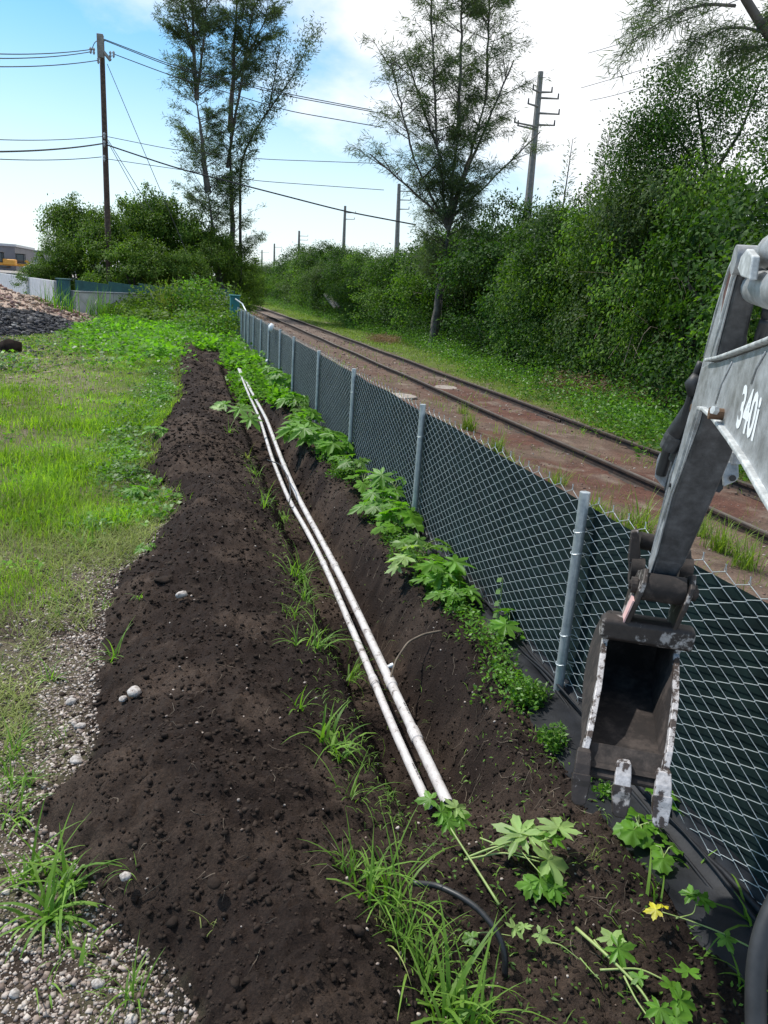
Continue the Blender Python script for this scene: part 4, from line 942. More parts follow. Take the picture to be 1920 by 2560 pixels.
def truck(px, y, zg, lab):
    cx = yx(px, y); root = thing('tank_truck', lab, 'truck', (cx, y, zg))
    mb = MB(); mb.tube([(cx - 2.6, y, zg + 2.1), (cx - 2.3, y, zg + 2.15), (cx + 1.2, y, zg + 2.25), (cx + 2.0, y, zg + 1.9), (cx + 2.4, y, zg + 1.6)], [.7, 1.15, 1.25, .9, .4], 18); adopt(root, mb.build('drum', MAT['white'], smooth=True))
    mb = MB(); mb.box((cx + 3.2, y, zg + 1.6), (1.5, 2.2, 1.9), bev=.2); c = mb.build('cab', MAT['white']); adopt(root, c)
    mb = MB(); mb.box((cx + 3.2, y - 1.12, zg + 2.0), (.9, .05, .6)); adopt(c, mb.build('window', MAT['glass']))
    mb = MB(); mb.box((cx + .5, y, zg + .8), (6.6, 1.2, .35)); adopt(root, mb.build('chassis', MAT['cable'])); wheels(root, cx, y, (-2, -1, 3.0), .5, 2.3)
truck(50, 200, ZY, 'white drum truck behind the orange loaders')
def car(px, y, zg, lab):
    cx = yx(px, y); root = thing('parked_car', lab, 'car', (cx, y, zg))
    b_ = [(-2.2, .45), (-2.25, .9), (-1.6, 1.0), (-1.0, 1.5), (.6, 1.5), (1.2, 1.05), (2.1, .9), (2.2, .45)]
    mb = MB(); mb.prism([(cx + a, y - .85, zg + z) for a, z in b_], (0, 1.7, 0)); adopt(root, bevel(mb.build('body', MAT['white']), .08))
    mb = MB(); mb.prism([(cx + a, y - .87, zg + z) for a, z in ((-1.35, 1.05), (-.95, 1.4), (.55, 1.4), (.95, 1.05))], (0, 1.74, 0)); adopt(root, mb.build('window', MAT['glass'])); wheels(root, cx, y, (-1.4, 1.4), .34, 1.75)
car(95, 150, ZY, 'white car parked behind the wall between the drum truck and the bush'); car(126, 156, ZY, 'white car mostly hidden by the bush behind the wall')
n_ = 30; mb = MB()
yp = np.array([[-60, 60], [-8, 60], [10, 95], [-5, 260], [-120, 260]])
mb.prism([(a, b_, -.2) for a, b_ in ((-160, 135), (-34, 135), (-20, 100), (-6, 90), (0, 260), (-260, 260))], (0, 0, .2 + ZY)); o = mb.build('yard_ground', MAT['chip' if False else 'conc']); o.data.materials[0] = simple('yard_dirt', [(.20, .17, .15), (.30, .27, .24)], .5, .95); tag(o, kind='structure')

# ------------------------------------------------------------------ poles and wires
def wpole(px_top, px_base, y, zt_px, r0, r1, mat, lab, arms):
    x0 = xat(px_base, y, 1.0); zt = ztop(xat(px_top, y, 15), y, zt_px); x1 = xat(px_top, y, zt)
    root = thing('utility_pole', lab, 'pole', (x0, y, 0)); mb = MB(); k = 10
    mb.tube([(x0 + (x1 - x0)*i/k, y, zt*i/k) for i in range(k + 1)], [r0 + (r1 - r0)*i/k for i in range(k + 1)], 12); adopt(root, mb.build('pole_shaft', MAT[mat], smooth=True))
    return root, np.array([x1, y, zt]), np.array([x0, y, 0.])
YP = 56.
pole, T_, B_ = wpole(254, 275, YP, 100, .21, .15, 'wood', 'tall dark wooden utility pole standing in the bush behind the teal wall', 0)
def onp(px, py, y): xx = xat(px, y, 12); z = ztop(xx, y, py); xx = xat(px, y, z); return np.array([xx, y, ztop(xx, y, py)])
mb = MB(); a = onp(238, 118, YP); c = onp(280, 150, YP); mb.tube([onp(250, 120, YP) + np.array([0, -.25, 0]), onp(278, 156, YP) + np.array([0, -.45, 0])], .10, 4); adopt(pole, mb.build('cross_arm', MAT['poleg']))
mb = MB(); mb.box(onp(252, 118, YP) + np.array([0, -.3, 0]), (.38, .2, 1.3), bev=.02); adopt(pole, mb.build('equipment_plate', MAT['poleg']))
for px, py in ((236, 132), (228, 130), (247, 155), (277, 140), (285, 140), (258, 100), (262, 342), (262, 362), (262, 398)):
    p = onp(px, py, YP) + np.array([0, -.3, 0]); mb = MB(); mb.tube([p + np.array([0, 0, -.18]), p + np.array([0, 0, -.06]), p + np.array([0, 0, .0]), p + np.array([0, 0, .12]), p + np.array([0, 0, .2])], [.03, .085, .05, .085, .04], 8); adopt(pole, mb.build('insulator', MAT['porc']))
def wire(pts, r, lab, sag=0.0, group='overhead wires', n=24, mat='cable'):
    P = [np.array(p, float) for p in pts]
    if len(P) == 2: P = [P[0]*(1 - t) + P[1]*t - np.array([0, 0, 4*sag*t*(1 - t)]) for t in np.linspace(0, 1, n)]
    else: P = list(smoothline(P, n))
    mb = MB(); mb.tube([p - P[0] for p in P], r, 5); o = mb.build('overhead_wire', MAT[mat]); o.location = P[0]; return tag(o, lab, 'wire', group)
WL = [((0, 121), (236, 126), .026, 'uppermost wire running left from the top of the wooden pole'), ((0, 132), (228, 133), .026, 'second wire running left from the top of the wooden pole'), ((0, 153), (247, 154), .026, 'third wire running left from the top of the wooden pole'),
      ((0, 336), (258, 343), .022, 'thin upper wire running left from the middle of the wooden pole'), ((0, 366), (258, 361), .045, 'thick cable running left from the middle of the wooden pole'), ((0, 385), (255, 394), .024, 'thin lower wire running left from the middle of the wooden pole')]
for a, b_, r, lab in WL:
    pa = onp(*a, YP - 12); pb = onp(*b_, YP) + np.array([0, -.3, 0]); pa = pb + (pa - pb)*1.6; wire([pa, pb], r, lab, .25)
# wires crossing to the right, mid points taken where they show between the trees
WR = [([(258, 100), (435, 165), (730, 237), (930, 275)], .026, 'upper wire of the bundle running right from the top of the wooden pole'), ([(262, 104), (435, 170), (733, 243), (980, 288)], .026, 'lower wire of the bundle running right from the top of the wooden pole'),
      ([(285, 138), (425, 188), (718, 277), (960, 319)], .026, 'wire from the cross arm of the wooden pole to the centre tree'), ([(262, 342), (430, 374), (655, 398), (960, 409)], .020, 'thin wire leaving the middle of the wooden pole and passing above the bush'),
      ([(262, 362), (440, 420), (655, 475), (860, 528), (1040, 562)], .045, 'thick cable sloping down right from the middle of the wooden pole'), ([(262, 398), (410, 418), (640, 452), (960, 475)], .020, 'thin lowest wire leaving the middle of the wooden pole to the right')]
for px, r, lab in WR:
    ys_ = [YP, YP - 1, YP - 3, YP - 5, YP - 6]
    wire([onp(*p, ys_[i]) + np.array([0, -.3*(i == 0), 0]) for i, p in enumerate(px)], r, lab, n=30)
wire([onp(228, 130, YP), onp(236, 105, YP), onp(252, 97, YP), onp(262, 103, YP)], .025, 'jumper loop over the top of the wooden pole', n=12)
for a, b_, lab in (((268, 160), (388, 445), 'long guy wire slanting down right from the top of the wooden pole'), ((270, 350), (335, 455), 'right guy wire slanting down from the middle of the wooden pole'), ((268, 352), (322, 450), 'left guy wire slanting down from the middle of the wooden pole')):
    p0, p1 = onp(*a, YP), onp(*b_, YP - 1.5); wire([p0, p1 + (p1 - p0)*.7], .02, lab, 0, 'guy wires of the wooden pole')
for a, b_, lab in (((1470, 133), (1720, 42), 'upper wire crossing the white sky at upper right'), ((1452, 220), (1920, 65), 'middle wire crossing the white sky at upper right'), ((1475, 251), (1640, 200), 'lower wire crossing the white sky at upper right')):
    pa, pb = onp(*a, 46), onp(*b_, 30); wire([pa, pb + (pb - pa)*.4], .016, lab, .12, 'wires over the hedge')
def lattice(px_t, px_b, y, top_py, base_py, r, lab, arms):
    x1 = xat(px_t, y, 15); zt = ztop(x1, y, top_py); x1 = xat(px_t, y, zt); x0 = x1 + (xat(px_b, y, ztop(x1, y, base_py)) - x1)*zt/max(1, zt - ztop(x1, y, base_py))*.6
    root = thing('power_pole', lab, 'pole', (x0, y, 0)); mb = MB(); mb.tube([(x0, y, -.2), (x1, y, zt)], [r*1.5, r*.75], 8); adopt(root, mb.build('pole_shaft', MAT['poleg']))
    for py, l, sg in arms:
        z = ztop(x1, y, py); f = z/zt; xx = x0 + (x1 - x0)*f; mb = MB(); mb.tube([(xx, y - .2, z), (xx + sg*l, y - .2, z + .12)], [.09, .06], 6)
        a = adopt(root, mb.build('cross_arm', MAT['poleg'])); mb = MB(); mb.tube([(xx + sg*l, y - .2, z + .08), (xx + sg*l, y - .2, z + .5)], [.07, .05], 6); adopt(a, mb.build('insulator', MAT['cable']))
    return root
lattice(1352, 1328, 62, 182, 458, .30, 'tall pale concrete power pole rising behind the hedge right of the centre tree', [(232, 1.0, 1), (246, 1.6, 1), (284, 1.8, 1), (313, 1.5, 1), (232, .6, -1), (268, .9, -1), (318, 1.9, -1), (325, 1.6, -1)])
lattice(998, 996, 118, 460, 560, .34, 'second pale power pole beyond the centre tree trunk', [(478, 1.8, 1), (500, 1.8, 1), (523, 1.6, 1)])
lattice(863, 861, 165, 515, 575, .34, 'power pole showing above the hedge between the two tall trees', [(532, 2.2, 1), (548, 2.0, 1)])
lattice(748, 747, 230, 577, 640, .38, 'distant power pole over the far hedge, third from the vanishing point', [(590, 2.5, 1), (600, 2.5, 1)])
lattice(686, 686, 330, 609, 650, .40, 'distant power pole over the far hedge, second from the vanishing point', [(618, 3, 1)])
lattice(655, 655, 430, 625, 660, .42, 'tiny distant power pole nearest the vanishing point', [(631, 3.4, 1)])

# ------------------------------------------------------------------ trees
def limb_tree(mb, base, top, r0, r1, wob=.15, n=8, seed=0):
    r = random.Random(seed); P = []
    for i in range(n + 1):
        t = i/n; p = np.array(base)*(1 - t) + np.array(top)*t; a = wob*math.sin(PI*t)
        P.append(p + np.array([r.uniform(-a, a), r.uniform(-a, a), 0])*.16)
    mb.tube(P, [r0 + (r1 - r0)*(i/n) for i in range(n + 1)], 8, cap=False); return P
def casuarina(root_loc, trunks, nl, lab, seed, rad, z0, topz, needles=16000, droop=.5, asym=None, lw=.05, name='casuarina_tree'):
    """feathery pine like tree: several trunks, rising limbs, sprays of drooping needles in clumps"""
    rng = np.random.default_rng(seed); root = thing(name, lab, 'tree', root_loc)
    tm = MB(); paths = []
    for k, (b, t, r0) in enumerate(trunks): paths.append(limb_tree(tm, b, t, r0, .03, .35, 12, seed + k))
    adopt(root, tm.build('trunk', MAT['bark' if 'bark' else 'bark'], smooth=True))
    lm = MB(); ctr = []; dirs = []
    for k in range(nl):
        P = paths[rng.integers(len(paths))] if rng.random() < .45 else paths[rng.integers(min(7, len(paths)))]
        while P[-1][2] < max(z0 + .5, 3.2): P = paths[rng.integers(len(paths))]
        u = rng.random()**.72; z = z0 + (topz - z0)*u
        zs = np.array([p[2] for p in P])
        if z > zs[-1] or z < zs[0]: z = rng.uniform(max(z0, zs[0]), zs[-1])
        p = np.array([np.interp(z, zs, [q[i] for q in P]) for i in range(3)])
        az = rng.uniform(0, 2*PI); R = rad((z - z0)/(topz - z0), az)*rng.uniform(.55, 1.08)*(.6 if (seed == 11 and 5.8 < z < 8.5 and rng.random() < .65) else 1); el = rng.uniform(.35, 1.0)
        d = np.array([math.cos(az)*math.cos(el), math.sin(az)*math.cos(el), math.sin(el)]); tip = p + d*R; m = p + d*R*.5 + np.array([0, 0, -R*.05])
        tipb = tip + np.array([0, 0, -R*.10*droop]); path = [p, m, tip*.5 + tipb*.5]
        lm.tube(path, [.020*R/3 + .012, .014*R/3 + .008, .005], 5, cap=False)
        # side twigs
        nt_ = int(4 + R*3.2)
        for j in range(nt_):
            t = rng.uniform(.25, 1.0); q = p*(1 - t) + path[2]*t
            a2 = az + rng.choice([-1, 1])*rng.uniform(.3, 1.1); l2 = rng.uniform(.3, .9)*(.35 + .28*R)
            d2 = np.array([math.cos(a2), math.sin(a2), rng.uniform(-.1, .5)]); q2 = q + d2*l2
            if R > 1 and j % 2 == 0: lm.tube([q, q2], [.010, .004], 3, cap=False)
            for s in np.linspace(.35, 1.0, 3): ctr.append(q*(1 - s) + q2*s); dirs.append(d2)
    adopt(root, lm.build('limbs', MAT['barkd'], recalc=False))
    ctr = np.array(ctr); dirs = np.array(dirs); n = needles; i = rng.integers(len(ctr), size=n)
    P = ctr[i] + rng.normal(0, .11, (n, 3))*np.array([1, 1, .8]); D = dirs[i]*.8 + rnd_dirs(n)*.8 + np.array([0, 0, -.35*droop]) ; L = rng.uniform(.14, .38, n)
    V, F = rhombs(P, D, rnd_dirs(n), L, lw*rng.uniform(.6, 1.3, n), .0)
    adopt(root, tag(mesh_np('crown', V, F, MAT['pine']), kind='stuff')); return root
# centre tree: one short bole forking into several rising trunks
cx, cy = 11.6, 35.6
def cpt(px, py, y=35.6): return onp(px, py, y)
b0 = np.array([cx - .15, cy, -.1]); fk = cpt(1120, 575)
ctr_tr = [(b0, fk, .22), (fk, cpt(1145, 330), .13), (cpt(1145, 330), cpt(1160, -90), .09), (fk, cpt(1215, 250, 36.4), .12), (cpt(1215, 250, 36.4), cpt(1225, -60, 36.6), .07), (fk, cpt(1090, 330, 35.2), .09), (cpt(1090, 330, 35.2), cpt(1075, -60, 35), .06), (fk + np.array([0, 0, .8]), cpt(1285, 150, 36), .09), (fk, cpt(1035, 400, 35), .08), (cpt(1035, 400, 35), cpt(975, 150, 34.8), .05), (fk + np.array([0, 0, .3]), cpt(925, 385, 34.4), .06), (fk + np.array([0, 0, .4]), cpt(1350, 330, 36.8), .06), (cpt(1110, 420), cpt(1010, 130, 36.5), .06), (b0 + np.array([.25, .1, 0]), cpt(1122, 590), .10)]
def rad_c(t, az): return 2.3*(1 - .40*t)*min(1, .55 + 2.2*t)
casuarina((cx, cy, 0), [(a, b_, r) for a, b_, r in ctr_tr], 330, 'tall feathery casuarina tree with a forked grey trunk standing between the track and the hedge', 11, rad_c, 2.8, 19, 56000, .7, lw=.026)
# left tree pair behind the wall
yL = 60.
bA = np.array([xat(560, yL, 0), yL, 0]); bB = np.array([xat(585, yL + 1.5, 0), yL + 1.5, 0])
def lp(px, py, y=yL): return onp(px, py, y)
def rad_l(t, az): return 3.0*(1 - .25*t)
casuarina(bA, [(bA, lp(520, 480), .34), (lp(520, 480), lp(492, 250), .24), (lp(492, 250), lp(475, -60), .17), (lp(492, 250), lp(520, -20), .10), (lp(480, 130), lp(440, -50), .08)], 170, 'left trunk of the tall casuarina pair behind the bush', 23, rad_l, 5.5, 25.5, 36000, .2, lw=.042)
casuarina(bB, [(bB, lp(575, 330, yL + 1.5), .34), (lp(575, 330, yL + 1.5), lp(595, -60, yL + 1.5), .20), (lp(568, 420, yL + 1.5), lp(640, -20, yL + 1.5), .12), (lp(590, 200, yL + 1.5), lp(672, 30, yL + 1.5), .08)], 170, 'right trunk of the tall casuarina pair nearest the track', 29, rad_l, 3, 25.5, 36000, .2, lw=.042)
# the long bare-based limb reaching right with two upright sprays
sp_ = thing('casuarina_tree', 'slender casuarina leader curving far to the right of the tall pair', 'tree', (bB[0] + .5, bB[1], 0))
mb = MB(); ln = smoothline([bB + np.array([.5, 0, 0]), lp(600, 400, 61), lp(640, 320, 61), lp(690, 250, 61), (lp(735, 190, 61)), lp(785, 78, 61)], 30); mb.tube(ln, list(np.linspace(.16, .02, 30)), 6)
l2 = smoothline([lp(672, 270, 61), lp(690, 180, 61), lp(703, 85, 61)], 10); mb.tube(l2, list(np.linspace(.06, .015, 10)), 5); adopt(sp_, mb.build('trunk', MAT['barkd'], smooth=True))
cc = np.concatenate([ln[13:], ln[13:], l2]); n = 4200; i = RNG.integers(len(cc), size=n); P = cc[i] + RNG.normal(0, 1, (n, 3))*np.array([.38, .38, .42]); V, F = rhombs(P, rnd_dirs(n) + np.array([.3, 0, .6]), rnd_dirs(n), RNG.uniform(.2, .4, n), .06, 0); adopt(sp_, tag(mesh_np('crown', V, F, MAT['pine']), kind='stuff'))

def bushmesh(seed, leaf='pepper', nclump=150, per=55, ls=.17, lumps=7, low=0.0, fill=.25, up=.55, cl=.10):
    """unit crown (radius 1, height 0..2) built of leaf clumps spread on and inside lumpy lobes"""
    rng = np.random.default_rng(seed)
    lc = np.concatenate([rng.normal(0, .40, (lumps, 2)), rng.uniform(.5, 1.35, (lumps, 1))], 1); lc[0] = (0, 0, 1.0); lr = rng.uniform(.34, .60, lumps); lr[0] = .72
    C = []
    while len(C) < nclump:
        k = rng.integers(lumps); d = rng.normal(size=3); d /= np.linalg.norm(d)
        if d[2] < -.35: d[2] *= -.6
        rr = lr[k]*(1 - fill*rng.random()**1.5)*rng.uniform(.92, 1.1); p = lc[k] + d*rr*np.array([1, 1, 1.05])
        if p[2] > 1.99 or p[2] < low: continue
        C.append((p, d))
    for _ in range(int(nclump*.28)):          # skirt reaching the ground
        a = rng.uniform(0, 2*PI); r = rng.uniform(.55, .95); C.append((np.array([r*math.cos(a), r*math.sin(a), rng.uniform(low, .6)]), np.array([math.cos(a), math.sin(a), .3])))
    P = np.array([c[0] for c in C]); Dn = np.array([c[1] for c in C]); n = len(C)*per; i = np.repeat(np.arange(len(C)), per)
    sz = rng.uniform(.6, 1.35, len(C))[i][:, None]
    off = rng.normal(size=(n, 3))*np.array([1, 1, .62])*cl*sz
    Q = P[i] + off; nrm = Dn[i]*.5 + rnd_dirs(n)*.7 + np.array([0, 0, up]); D = np.cross(nrm, rnd_dirs(n)) + off*3 + np.array([0, 0, -.15])
    return rhombs(Q, D, nrm, ls*rng.uniform(.6, 1.25, n), ls*.58*rng.uniform(.7, 1.2, n), .12), P
BM = {}
def bushtree(x, y, R, H, lab, group, kind='hedge', seed=0, name='leafy_tree', cat='tree', trunk=True, rot=None, low=0.0, zb=None):
    leafs = {'hedge': ('hedge', 185, 95, .050), 'hedgeb': ('hedgeb', 170, 100, .046), 'pepper': ('pepper', 230, 80, .055), 'feather': ('feather', 300, 80, .040)}[kind]
    key = (kind, seed % 2)
    if key not in BM:
        (V, F), P = bushmesh(100 + len(BM), nclump=leafs[1], per=leafs[2], ls=leafs[3], lumps=12, cl=.082, fill=.15)
        BM[key] = (mesh_np('crown', V, F, MAT[leafs[0]]), P); first = BM[key][0]
    else: first = None
    src, P = BM[key]; zg = tz(x, y) if zb is None else zb; root = thing(name, lab, cat, (x, y, zg), group)
    c = src if first else src.copy()
    if not first: COL.objects.link(c)
    c.parent = root; c.scale = (R, R, H/2); c.rotation_euler = (0, 0, seed*1.3 if rot is None else rot); c['kind'] = 'stuff'
    if trunk:
        mb = MB(); rr = random.Random(seed)
        for k in range(4):
            a = rr.uniform(0, 2*PI); q = P[rr.randrange(len(P))]*np.array([R*.8, R*.8, H/2]); mb.tube(smoothline([(.25*math.cos(a), .25*math.sin(a), -.1), (q[0]*.3, q[1]*.3, H*.3), (q[0]*.8, q[1]*.8, max(q[2]*.9, H*.45))], 7), list(np.linspace(.13, .03, 7)), 6, cap=False)
        mb.build('trunk', MAT['barkd'], root, smooth=True)
    return root
# bushes behind the wall
for k, (px, sky_, y, R) in enumerate(((150, 560, 58, 1.9), (205, 462, 60, 2.6), (290, 470, 59, 2.8), (370, 440, 61, 3.0), (455, 470, 60, 2.8), (530, 545, 59, 2.2), (585, 600, 62, 1.9), (110, 640, 57, 1.6), (335, 560, 55, 2.6), (440, 600, 54, 2.0))):
    x = xat(px, y, 5); H = ztop(x, y, sky_)*1.02
    labs = ['pale green outer bush at the left end of the thicket behind the wall', 'tall leafy bush left of the wooden pole', 'leafy bush right behind the wooden pole', 'highest bush of the thicket, between the pole and the tall trees', 'dense bush just left of the casuarina trunks', 'rounded bush beneath the casuarina pair', 'dark bush at the right end of the thicket by the track', 'thin low bush in front of the parked cars', 'bright green bush low behind the teal band', 'bushy growth over the wall below the casuarinas']
    bushtree(x, y, R, H, labs[k], 'bushes behind the wall', 'pepper', k)
# hedge along the far side of the track
Yk = [12, 17, 22, 32, 40, 55, 70, 95, 120, 170, 260]; Xk = [10.2, 10.9, 11.2, 11.5, 11.6, 11.7, 11.5, 11.6, 12.0, 12.5, 13]
skx = [600, 640, 700, 760, 830, 900, 1000, 1100, 1180, 1250, 1330, 1400, 1500, 1560, 1620, 1700, 1800, 1920, 2200]; sky_ = [665, 645, 622, 580, 575, 572, 560, 520, 480, 455, 440, 485, 360, 330, 310, 250, 200, 190, 190]
spots = []; yy = 9.5; k = 0
while yy < 330:
    R = 2.3 if yy < 30 else (2.9 if yy < 80 else 4.2); spots.append((np.interp(yy, Yk, Xk) + R*.75, yy, R, k)); yy += R*(1.15 if yy < 80 else 2.0); k += 1
nh = 0
for x, y, R, k in spots:
    px = project((x, y, 6))[0]; H = ztop(x, y, np.interp(px, skx, sky_) + random.uniform(-6, 26) + (40 if k % 3 == 1 and y > 22 else 0)); H = min(H, 13)
    nh += 1
    kind_ = ('hedgeb' if k % 2 else 'hedge') if k % 5 != 4 else 'feather'; far_ = y > 75
    HL = ['hedge tree hidden behind the excavator boom, nearest of the row', 'second nearest hedge tree, behind the boom at the right edge', 'hedge tree at the right edge above the raised end of the stick', 'broad bright hedge tree behind the raised excavator stick', 'dark hedge tree just left of the raised excavator stick', 'bright hedge tree above the dead brush beside the boom', 'dark hedge tree above the brown dead grass mound', 'bright hedge tree with the reed plant at its foot', 'dark hedge tree below the bare topped sapling', 'bright hedge tree immediately right of the concrete pole', 'dark hedge tree at the foot of the tall concrete pole', 'bright hedge tree immediately left of the concrete pole', 'dark hedge tree, second to the left of the concrete pole', 'bright hedge tree, third to the left of the concrete pole', 'dark hedge tree midway between the concrete pole and the casuarina', 'bright hedge tree, third to the right of the casuarina trunk', 'dark hedge tree, second to the right of the casuarina trunk', 'bright hedge tree immediately right of the casuarina trunk', 'dark hedge tree directly behind the casuarina trunk', 'bright hedge tree immediately left of the casuarina trunk', 'dark hedge tree, second to the left of the casuarina trunk', 'bright hedge tree, third to the left of the casuarina trunk', 'dark hedge tree at the foot of the second pale power pole']
    lab = 'far small hedge tree merging toward the vanishing point of the track' if far_ else HL[min(k, len(HL) - 1)]
    if 31 < y < 39: x += 1.7
    bushtree(x + random.uniform(-.4, .4), y, R*random.uniform(.9, 1.15), H, lab, 'far hedgerow trees beyond the track' if far_ else 'near hedgerow trees beyond the track', kind_, k)
# taller row behind at the right
for k, (y, dx, sk, kd) in enumerate(((13, 3.0, 300, 'hedge'), (17, 4.5, 260, 'feather'), (22, 4.2, 300, 'hedge'), (29, 4.6, 340, 'feather'), (38, 5.0, 410, 'hedge'), (50, 5.5, 470, 'hedgeb'))):
    x = np.interp(y, Yk, Xk) + dx; bushtree(x, y, 2.7, min(13, ztop(x, y, sk)), ['tall dark tree behind the excavator arm, nearest of the back row', 'feathery tall tree rising behind the hedge above the arm', 'dark tree of the back row left of the feathery one', 'feathery tree of the back row left of the excavator arm', 'back row tree near the concrete pole', 'back row tree at the foot of the concrete pole'][k], 'tall trees behind the hedge', kd, 40 + k)
# trees left of the track in the far distance
for k, (px, y, sk) in enumerate(((607, 100, 640), (622, 130, 668), (640, 170, 690), (598, 78, 628))):
    x = xat(px, y, 2); bushtree(x, y, 2.6, ztop(x, y, sk), ['dark far tree left of the track beyond the fence corner', 'smaller far tree left of the vanishing track', 'farthest low tree where the track disappears', 'dark tree just behind the teal corner post'][k], 'far trees left of the track', 'pepper', 60 + k)
# airy small leaved tree top right and the casuarina branch over the frame
def airy(name, lab, loc, ctrs, n, ls, matk, seed, limbs):
    rng = np.random.default_rng(seed); root = thing(name, lab, 'tree', loc); mb = MB()
    for L_, r in limbs: S = smoothline(L_, 16); mb.tube(S, list(np.linspace(r, r*.3, 16)), 7)
    adopt(root, mb.build('limbs', MAT['barkd'], smooth=True))
    C = np.array([c[0] for c in ctrs]); R_ = np.array([c[1] for c in ctrs]); m = 260
    sub_i = rng.integers(len(C), size=m); sub = C[sub_i] + rnd_dirs(m)*R_[sub_i][:, None]*rng.random((m, 1))**.5
    i = rng.integers(m, size=n); P = sub[i] + rng.normal(0, .22, (n, 3)); V, F = rhombs(P, rnd_dirs(n), rnd_dirs(n) + np.array([0, 0, .6]), ls*rng.uniform(.6, 1.2, n), ls*.5, .1)
    adopt(root, tag(mesh_np('crown', V, F, MAT[matk]), kind='stuff')); return root
q = lambda px, py, y: onp(px, py, y)
airy('small_leaved_tree', 'open small leaved tree against the white sky above the excavator arm', (15.5, 22, 0), [(q(1690, 270, 20), 1.3), (q(1760, 220, 20), 1.2), (q(1640, 330, 20), 1.0), (q(1830, 260, 20), 1.5), (q(1720, 340, 20), 1.4), (q(1880, 180, 20), 1.2), (q(1650, 400, 20), 1.2), (q(1780, 400, 20), 1.7), (q(1900, 350, 20), 1.7), (q(1680, 190, 20), .7), (q(1840, 330, 20), 1.8), (q(1760, 300, 20), 1.6), (q(1900, 260, 20), 1.6), (q(1700, 420, 20), 1.4), (q(1620, 400, 20), 1.2), (q(1600, 340, 20), .9), (q(1660, 360, 20), 1.5), (q(1580, 430, 20), 1.1)], 30000, .088, 'hedge', 5,
     [([q(1760, 700, 20), q(1770, 450, 20), q(1740, 250, 20)], .10), ([q(1770, 450, 20), q(1680, 330, 20), q(1640, 250, 20)], .05), ([q(1950, 120, 20), q(1860, 170, 20), q(1740, 260, 20)], .05), ([q(1770, 450, 20), q(1850, 330, 20), q(1900, 200, 20)], .06)])
bt = thing('casuarina_tree', 'near casuarina whose drooping branch hangs into the upper right corner', 'tree', (9.0, 9.0, 0))
mb = MB(); yB = 9.0; tr = smoothline([(9.6, 9.2, -.1), q(2300, 800, yB), q(2100, 300, yB), q(1925, 110, yB), q(1880, 50, yB), q(1830, -20, yB), q(1790, -160, yB)], 24); mb.tube(tr, list(np.linspace(.16, .04, 24)), 9)
brs = [[q(1830, 15, yB), q(1760, 10, yB), q(1700, 25, yB - .2), q(1620, 70, yB - .3), q(1560, 110, yB - .4), q(1545, 150, yB - .4)], [q(1895, 80, yB), q(1850, 68, yB), q(1790, 72, yB), q(1730, 100, yB - .2), q(1690, 150, yB - .2)], [q(1820, -20, yB), q(1720, -60, yB), q(1640, -20, yB), q(1590, 60, yB)], [q(1890, 60, yB), q(1960, 20, yB), q(2000, 40, yB)], [q(1930, 110, yB), q(1860, 120, yB), q(1800, 130, yB)]]
cc = []
for b_ in brs: S = smoothline(b_, 26); mb.tube(S, list(np.linspace(.022, .004, 26)), 5); cc.append(S[4:])
adopt(bt, mb.build('trunk', MAT['bark'], smooth=True)); cc = np.concatenate(cc); cc = np.concatenate([cc, cc + RNG.normal(0, .05, cc.shape)]); n = 6500
i = RNG.integers(len(cc), size=n); P = cc[i] + RNG.normal(0, .075, (n, 3)); V, F = rhombs(P, rnd_dirs(n)*.7 + np.array([-.45, 0, -.5]), rnd_dirs(n), RNG.uniform(.08, .20, n), .009, 0); adopt(bt, tag(mesh_np('crown', V, F, MAT['pine']), kind='stuff'))
# slim feathery saplings poking above the hedge
for k, (px, sk, y, w_) in enumerate(((1405, 345, 40, .5), (1498, 320, 34, .7), (1545, 340, 34, .6), (1590, 330, 30, .6))):
    x = xat(px, y, 8); H = ztop(x, y, sk); root = thing('casuarina_sapling', ['thin bare topped sapling right of the concrete pole', 'slim feathery sapling, first right of the sky gap', 'slim feathery sapling, second right of the sky gap', 'slim feathery sapling, third right of the sky gap'][k], 'tree', (x, y, 0), 'saplings above the hedge')
    mb = MB(); mb.tube([(x, y, 0), (x + .1, y, H*.5), (x + .25, y, H)], [.09, .06, .015], 6); adopt(root, mb.build('trunk', MAT['barkd'])); n = 2000 if k else 500
    t = RNG.random(n)**.7; z = H*(1 - .5*t); r = w_*(.15 + 1.5*t)*RNG.random(n)**.6; a = RNG.uniform(0, 2*PI, n); P = np.stack([x + .2 + r*np.cos(a), y + r*np.sin(a), z], -1)
    V, F = rhombs(P, np.stack([np.cos(a), np.sin(a), RNG.uniform(0, 1, n)], -1), rnd_dirs(n), RNG.uniform(.15, .35, n), .04, 0); adopt(root, tag(mesh_np('crown', V, F, MAT['pine']), kind='stuff'))

# ------------------------------------------------------------------ undergrowth and grasses beyond the fence
def clumps(centers, R_, Hh, per, ls, wr=.5, up=.4):
    """leaf clumps as low mounds"""
    C = np.asarray(centers); i = np.repeat(np.arange(len(C)), per); n = len(i); R1 = np.broadcast_to(R_, len(C))[i]; H1 = np.broadcast_to(Hh, len(C))[i]
    a = RNG.uniform(0, 2*PI, n); r = RNG.random(n)**.5; t = RNG.random(n)**.6
    P = C[i] + np.stack([R1*r*np.cos(a), R1*r*np.sin(a), H1*t*(1 - .6*r*r)], -1)
    D = np.stack([np.cos(a), np.sin(a), RNG.uniform(-.5, .9, n)], -1) + rnd_dirs(n)*.6
    return rhombs(P, D, rnd_dirs(n)*.8 + np.array([0, 0, up]), ls*RNG.uniform(.6, 1.3, n), ls*wr, .12)
def stuff(name, VF, mat, lab, attr=None): return tag(mesh_np(name, VF[0], VF[1], MAT[mat]), lab, None, None, 'stuff')
